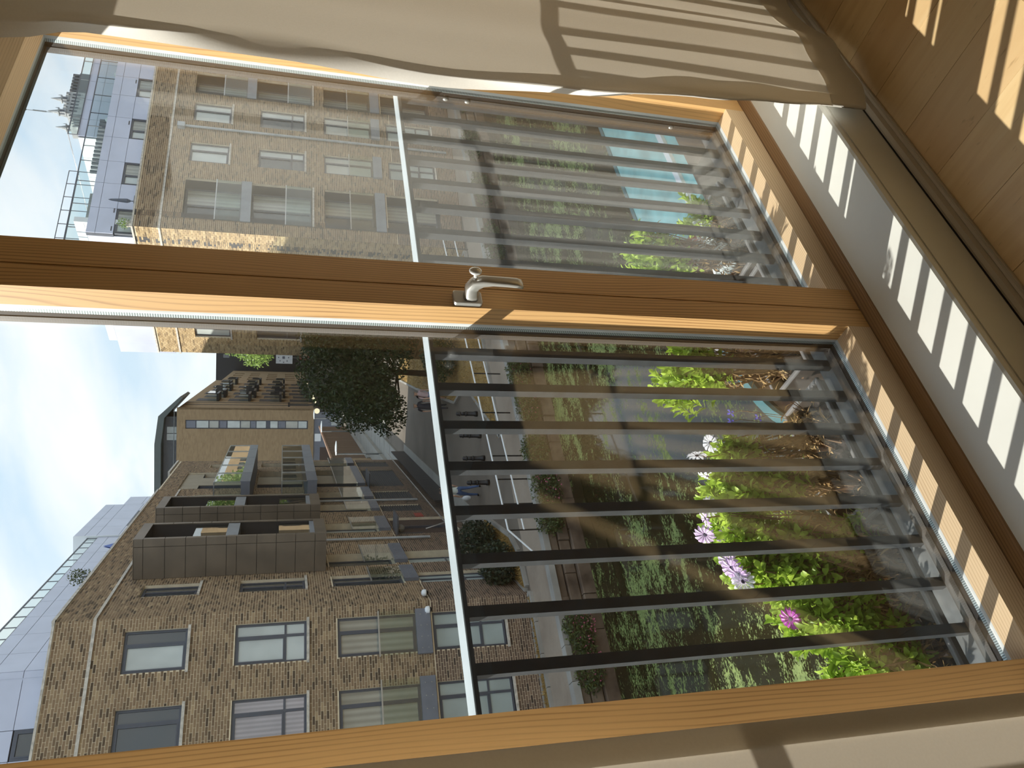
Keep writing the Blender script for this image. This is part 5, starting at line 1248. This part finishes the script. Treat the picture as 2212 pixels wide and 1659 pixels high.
daisy_plant((.76, 1.53, ZS), tips([(.735, .79, 1.50, 1.62, -1.26, -1.13, 12), (.745, .83, 1.52, 1.66, -1.16, -1.055, 20), (.735, .77, 1.48, 1.56, -1.42, -1.34, 5)], 4), 'leggy daisy plant between the second and third bars with dry lower leaves', 4)
daisy_plant((.93, 1.53, ZS), tips([(.845, .97, 1.50, 1.66, -1.20, -1.085, 34), (.86, .93, 1.5, 1.6, -1.30, -1.22, 7)], 5), 'daisy plant with twisted bare stems in the middle planter', 5)
daisy_plant((1.06, 1.53, ZS), tips([(.985, 1.065, 1.52, 1.64, -1.22, -1.145, 18)], 6), 'small daisy tuft on one long bare stem beside the blue flowers', 6)
daisy_plant((1.33, 1.53, ZS), tips([(1.235, 1.40, 1.50, 1.66, -1.19, -1.075, 36)], 7), 'daisy plant close to the centre stile, on woody stems', 7)
daisy_plant((1.78, 1.53, ZS), tips([(1.64, 1.90, 1.50, 1.66, -1.24, -1.10, 46)], 8), 'bushy daisy plant behind the right pane next to pale-sheened leaves', 8)
daisy_plant((2.0, 1.53, ZS), tips([(1.96, 2.06, 1.50, 1.62, -1.42, -1.33, 12)], 9), 'low pale-green daisy plant at the far right of the planters', 9)
daisy_plant((.2, 1.53, ZS), tips([(.05, .32, 1.50, 1.64, -1.42, -1.22, 40)], 10), 'daisy plant beyond the left window jamb', 10)
for k, (x, z, m_, ax, lab) in enumerate((
    (1.054, -1.12, 'petal_w', (-.3, -.2, .9), 'white daisy with open petals, next to the blue flowers'), (1.012, -1.064, 'petal_w', (.5, -.6, .2), 'white daisy drooping sideways, highest in the middle planter'), (.950, -1.075, 'petal_w', (-.6, .3, .3), 'white daisy half open beside the fourth bar'),
    (.858, -1.047, 'petal_w', (.3, .8, .2), 'white daisy with a dark back, over the middle planter'), (.826, -1.026, 'petal_p', (-.2, .3, .9), 'lilac daisy just right of the third bar'), (.781, -1.008, 'petal_p', (-.7, -.2, .5), 'lilac daisy, topmost over the second planter'),
    (.77, -1.068, 'petal_p', (-.4, -.7, .6), 'lilac daisy facing the window, beside the third bar from the left'), (.711, -1.047, 'petal_p', (-.4, -.3, .9), 'lilac daisy, upper one of the slanting row'), (.690, -1.049, 'petal_p', (-.5, -.3, .8), 'lilac daisy in the middle of the slanting row'), (.672, -1.060, 'petal_p', (-.5, -.2, .7), 'lilac daisy just above the white one in the slanting row'),
    (.655, -1.068, 'petal_w', (-.3, -.8, .5), 'white daisy with a dark eye at the foot of the slanting row'), (.556, -1.157, 'petal_m', (-.4, -.3, .9), 'single magenta daisy in the nearest planter'), (1.644, -1.081, 'petal_m', (-.2, .3, .9), 'small magenta daisy close to the right of the centre stile'))):
    flower((x, 1.56, z), ax, .027 if x < 1.5 else .018, m_, 'eye', lab, (x+.015, 1.575, z-.10))
# dead tuft, lobelia, plant with sky sheen in its leaf colour, woody stems
t = thing('dead_plant', (1.06, 1.52, ZS), 'dry straw-coloured dead tuft with curled leaves in the middle planter', 'plant'); g = random.Random(21); q = MB(); tone = []
for _ in range(70):
    p = Vector((1.085+g.gauss(0, .035), 1.52+g.gauss(0, .02), -1.44+g.uniform(-.05, .055))); add_leaf(q, tone, p, Vector((g.gauss(0, 1), g.gauss(0, .7), g.gauss(.3, .8))), g.uniform(.03, .07), .009, Vector((0, 0, 1)), g)
q.build('dead_leaves', M['straw'], t, tone=tone, kind='stuff')
q = MB()
for k in range(7): q.tube([(1.06+.01*k, 1.52, ZS), (1.08+.008*k, 1.52+.01*math.sin(k), -1.44), (1.06+.02*k, 1.51, -1.39)], .0018, 4)
q.build('stems', M['stem'], t)
for k, (x, z, lab) in enumerate(((1.155, -1.219, 'tiny blue flower, upper right of the three'), (1.124, -1.208, 'tiny blue flower on the longest thread stem'), (1.139, -1.302, 'tiny blue flower, lowest of the three'), (1.82, -1.43, 'tiny blue flower low behind the right pane'), (1.80, -1.455, 'second tiny blue flower low behind the right pane'))):
    t = thing('lobelia', (1.10 if x < 1.5 else x+.02, 1.53, ZS), lab, 'flower'); g = random.Random(k)
    for j in range(4):
        a = 1.57*j+.4; q = MB(); tone = []; add_leaf(q, tone, Vector((x, 1.56, z)), Vector((math.cos(a), -.2, math.sin(a))), .013, .008, Vector((0, -1, 0)), g); q.build('petal', M['petal_b'], t, tone=tone)
    q = MB(); q.tube([(1.10 if x < 1.5 else x+.02, 1.53, ZS), (x-.015, 1.545, (z+ZS)/2), (x+.006, 1.555, z-.03), (x, 1.56, z)], .0009, 4); q.build('stem', M['stem'], t)
t = thing('sheen_plant', (1.80, 1.55, ZS), 'plant behind the right pane, its ferny leaves coloured pale as sky sheen', 'plant'); g = random.Random(31); q = MB(); tone = []
for _ in range(46):
    b = Vector((1.81+g.gauss(0, .055), 1.56+g.gauss(0, .03), -1.385+g.gauss(0, .035))); d = Vector((g.gauss(0, 1), g.gauss(-.4, .6), g.gauss(.5, .6))).normalized(); s_ = d.orthogonal().normalized()
    for k in range(5):
        for sg in (-1, 1): add_leaf(q, tone, b+d*.010*k, d*.6+s_*sg, .016, .006, Vector((0, 0, 1)), g)
q.build('leaves', M['leaf_sheen'], t, tone=tone, kind='stuff')
q = MB()
for k in range(8): q.tube([(1.80, 1.55, ZS), (1.78+.012*k, 1.55, -1.44), (1.76+.016*k, 1.56, -1.385)], .002, 4)
q.build('stems', M['stem'], t)
t = thing('dead_plant', (1.80, 1.50, ZS), 'tangle of dry brown stems over the right planter', 'plant'); q = MB(); g = random.Random(41)
for k in range(60):
    a = Vector((1.72+g.uniform(0, .28), 1.48+g.uniform(0, .06), ZS)); b = a+Vector((g.gauss(0, .04), g.gauss(0, .03), g.uniform(.02, .09))); q.tube([tuple(a), tuple((a+b)/2+Vector((g.gauss(0, .012), 0, .012))), tuple(b)], .0009, 3)
q.build('stems', M['straw'], t)
for x0, x1, x2, lab in ((1.30, 1.35, 1.38, 'pale bare woody stem leaning out of the planter by the centre stile'), (.80, .86, .90, 'bare forked woody stem crossing the middle planter')):
    q = MB(); q.tube([(x0-.03, 1.53, ZS), (x0, 1.54, -1.40), (x1-.03, 1.56, -1.33), (x2-.02, 1.57, -1.22)], [.006, .0055, .0045, .003], 6); q.tube([(x0, 1.54, -1.40), (x1, 1.53, -1.34), (x2+.02, 1.55, -1.25)], [.004, .0035, .002], 6)
    tag(q.build('woody_stem', M['stem']), lab, 'stem')
g = random.Random(77)
q = MB(); tone = []
for _ in range(110):
    x = g.uniform(.36, 2.05); add_leaf(q, tone, Vector((x, g.uniform(1.47, 1.6), ZS+.006+g.uniform(0, .008))), Vector((g.gauss(0, 1), g.gauss(0, 1), g.gauss(0, .2))), g.uniform(.01, .03), .005, Vector((0, 0, 1)), g)
o = q.build('leaf_litter', M['straw'], tone=tone, kind='stuff'); tag(o, 'dry leaf scraps and bark bits on the soil of the planters', 'litter', None, 'stuff')
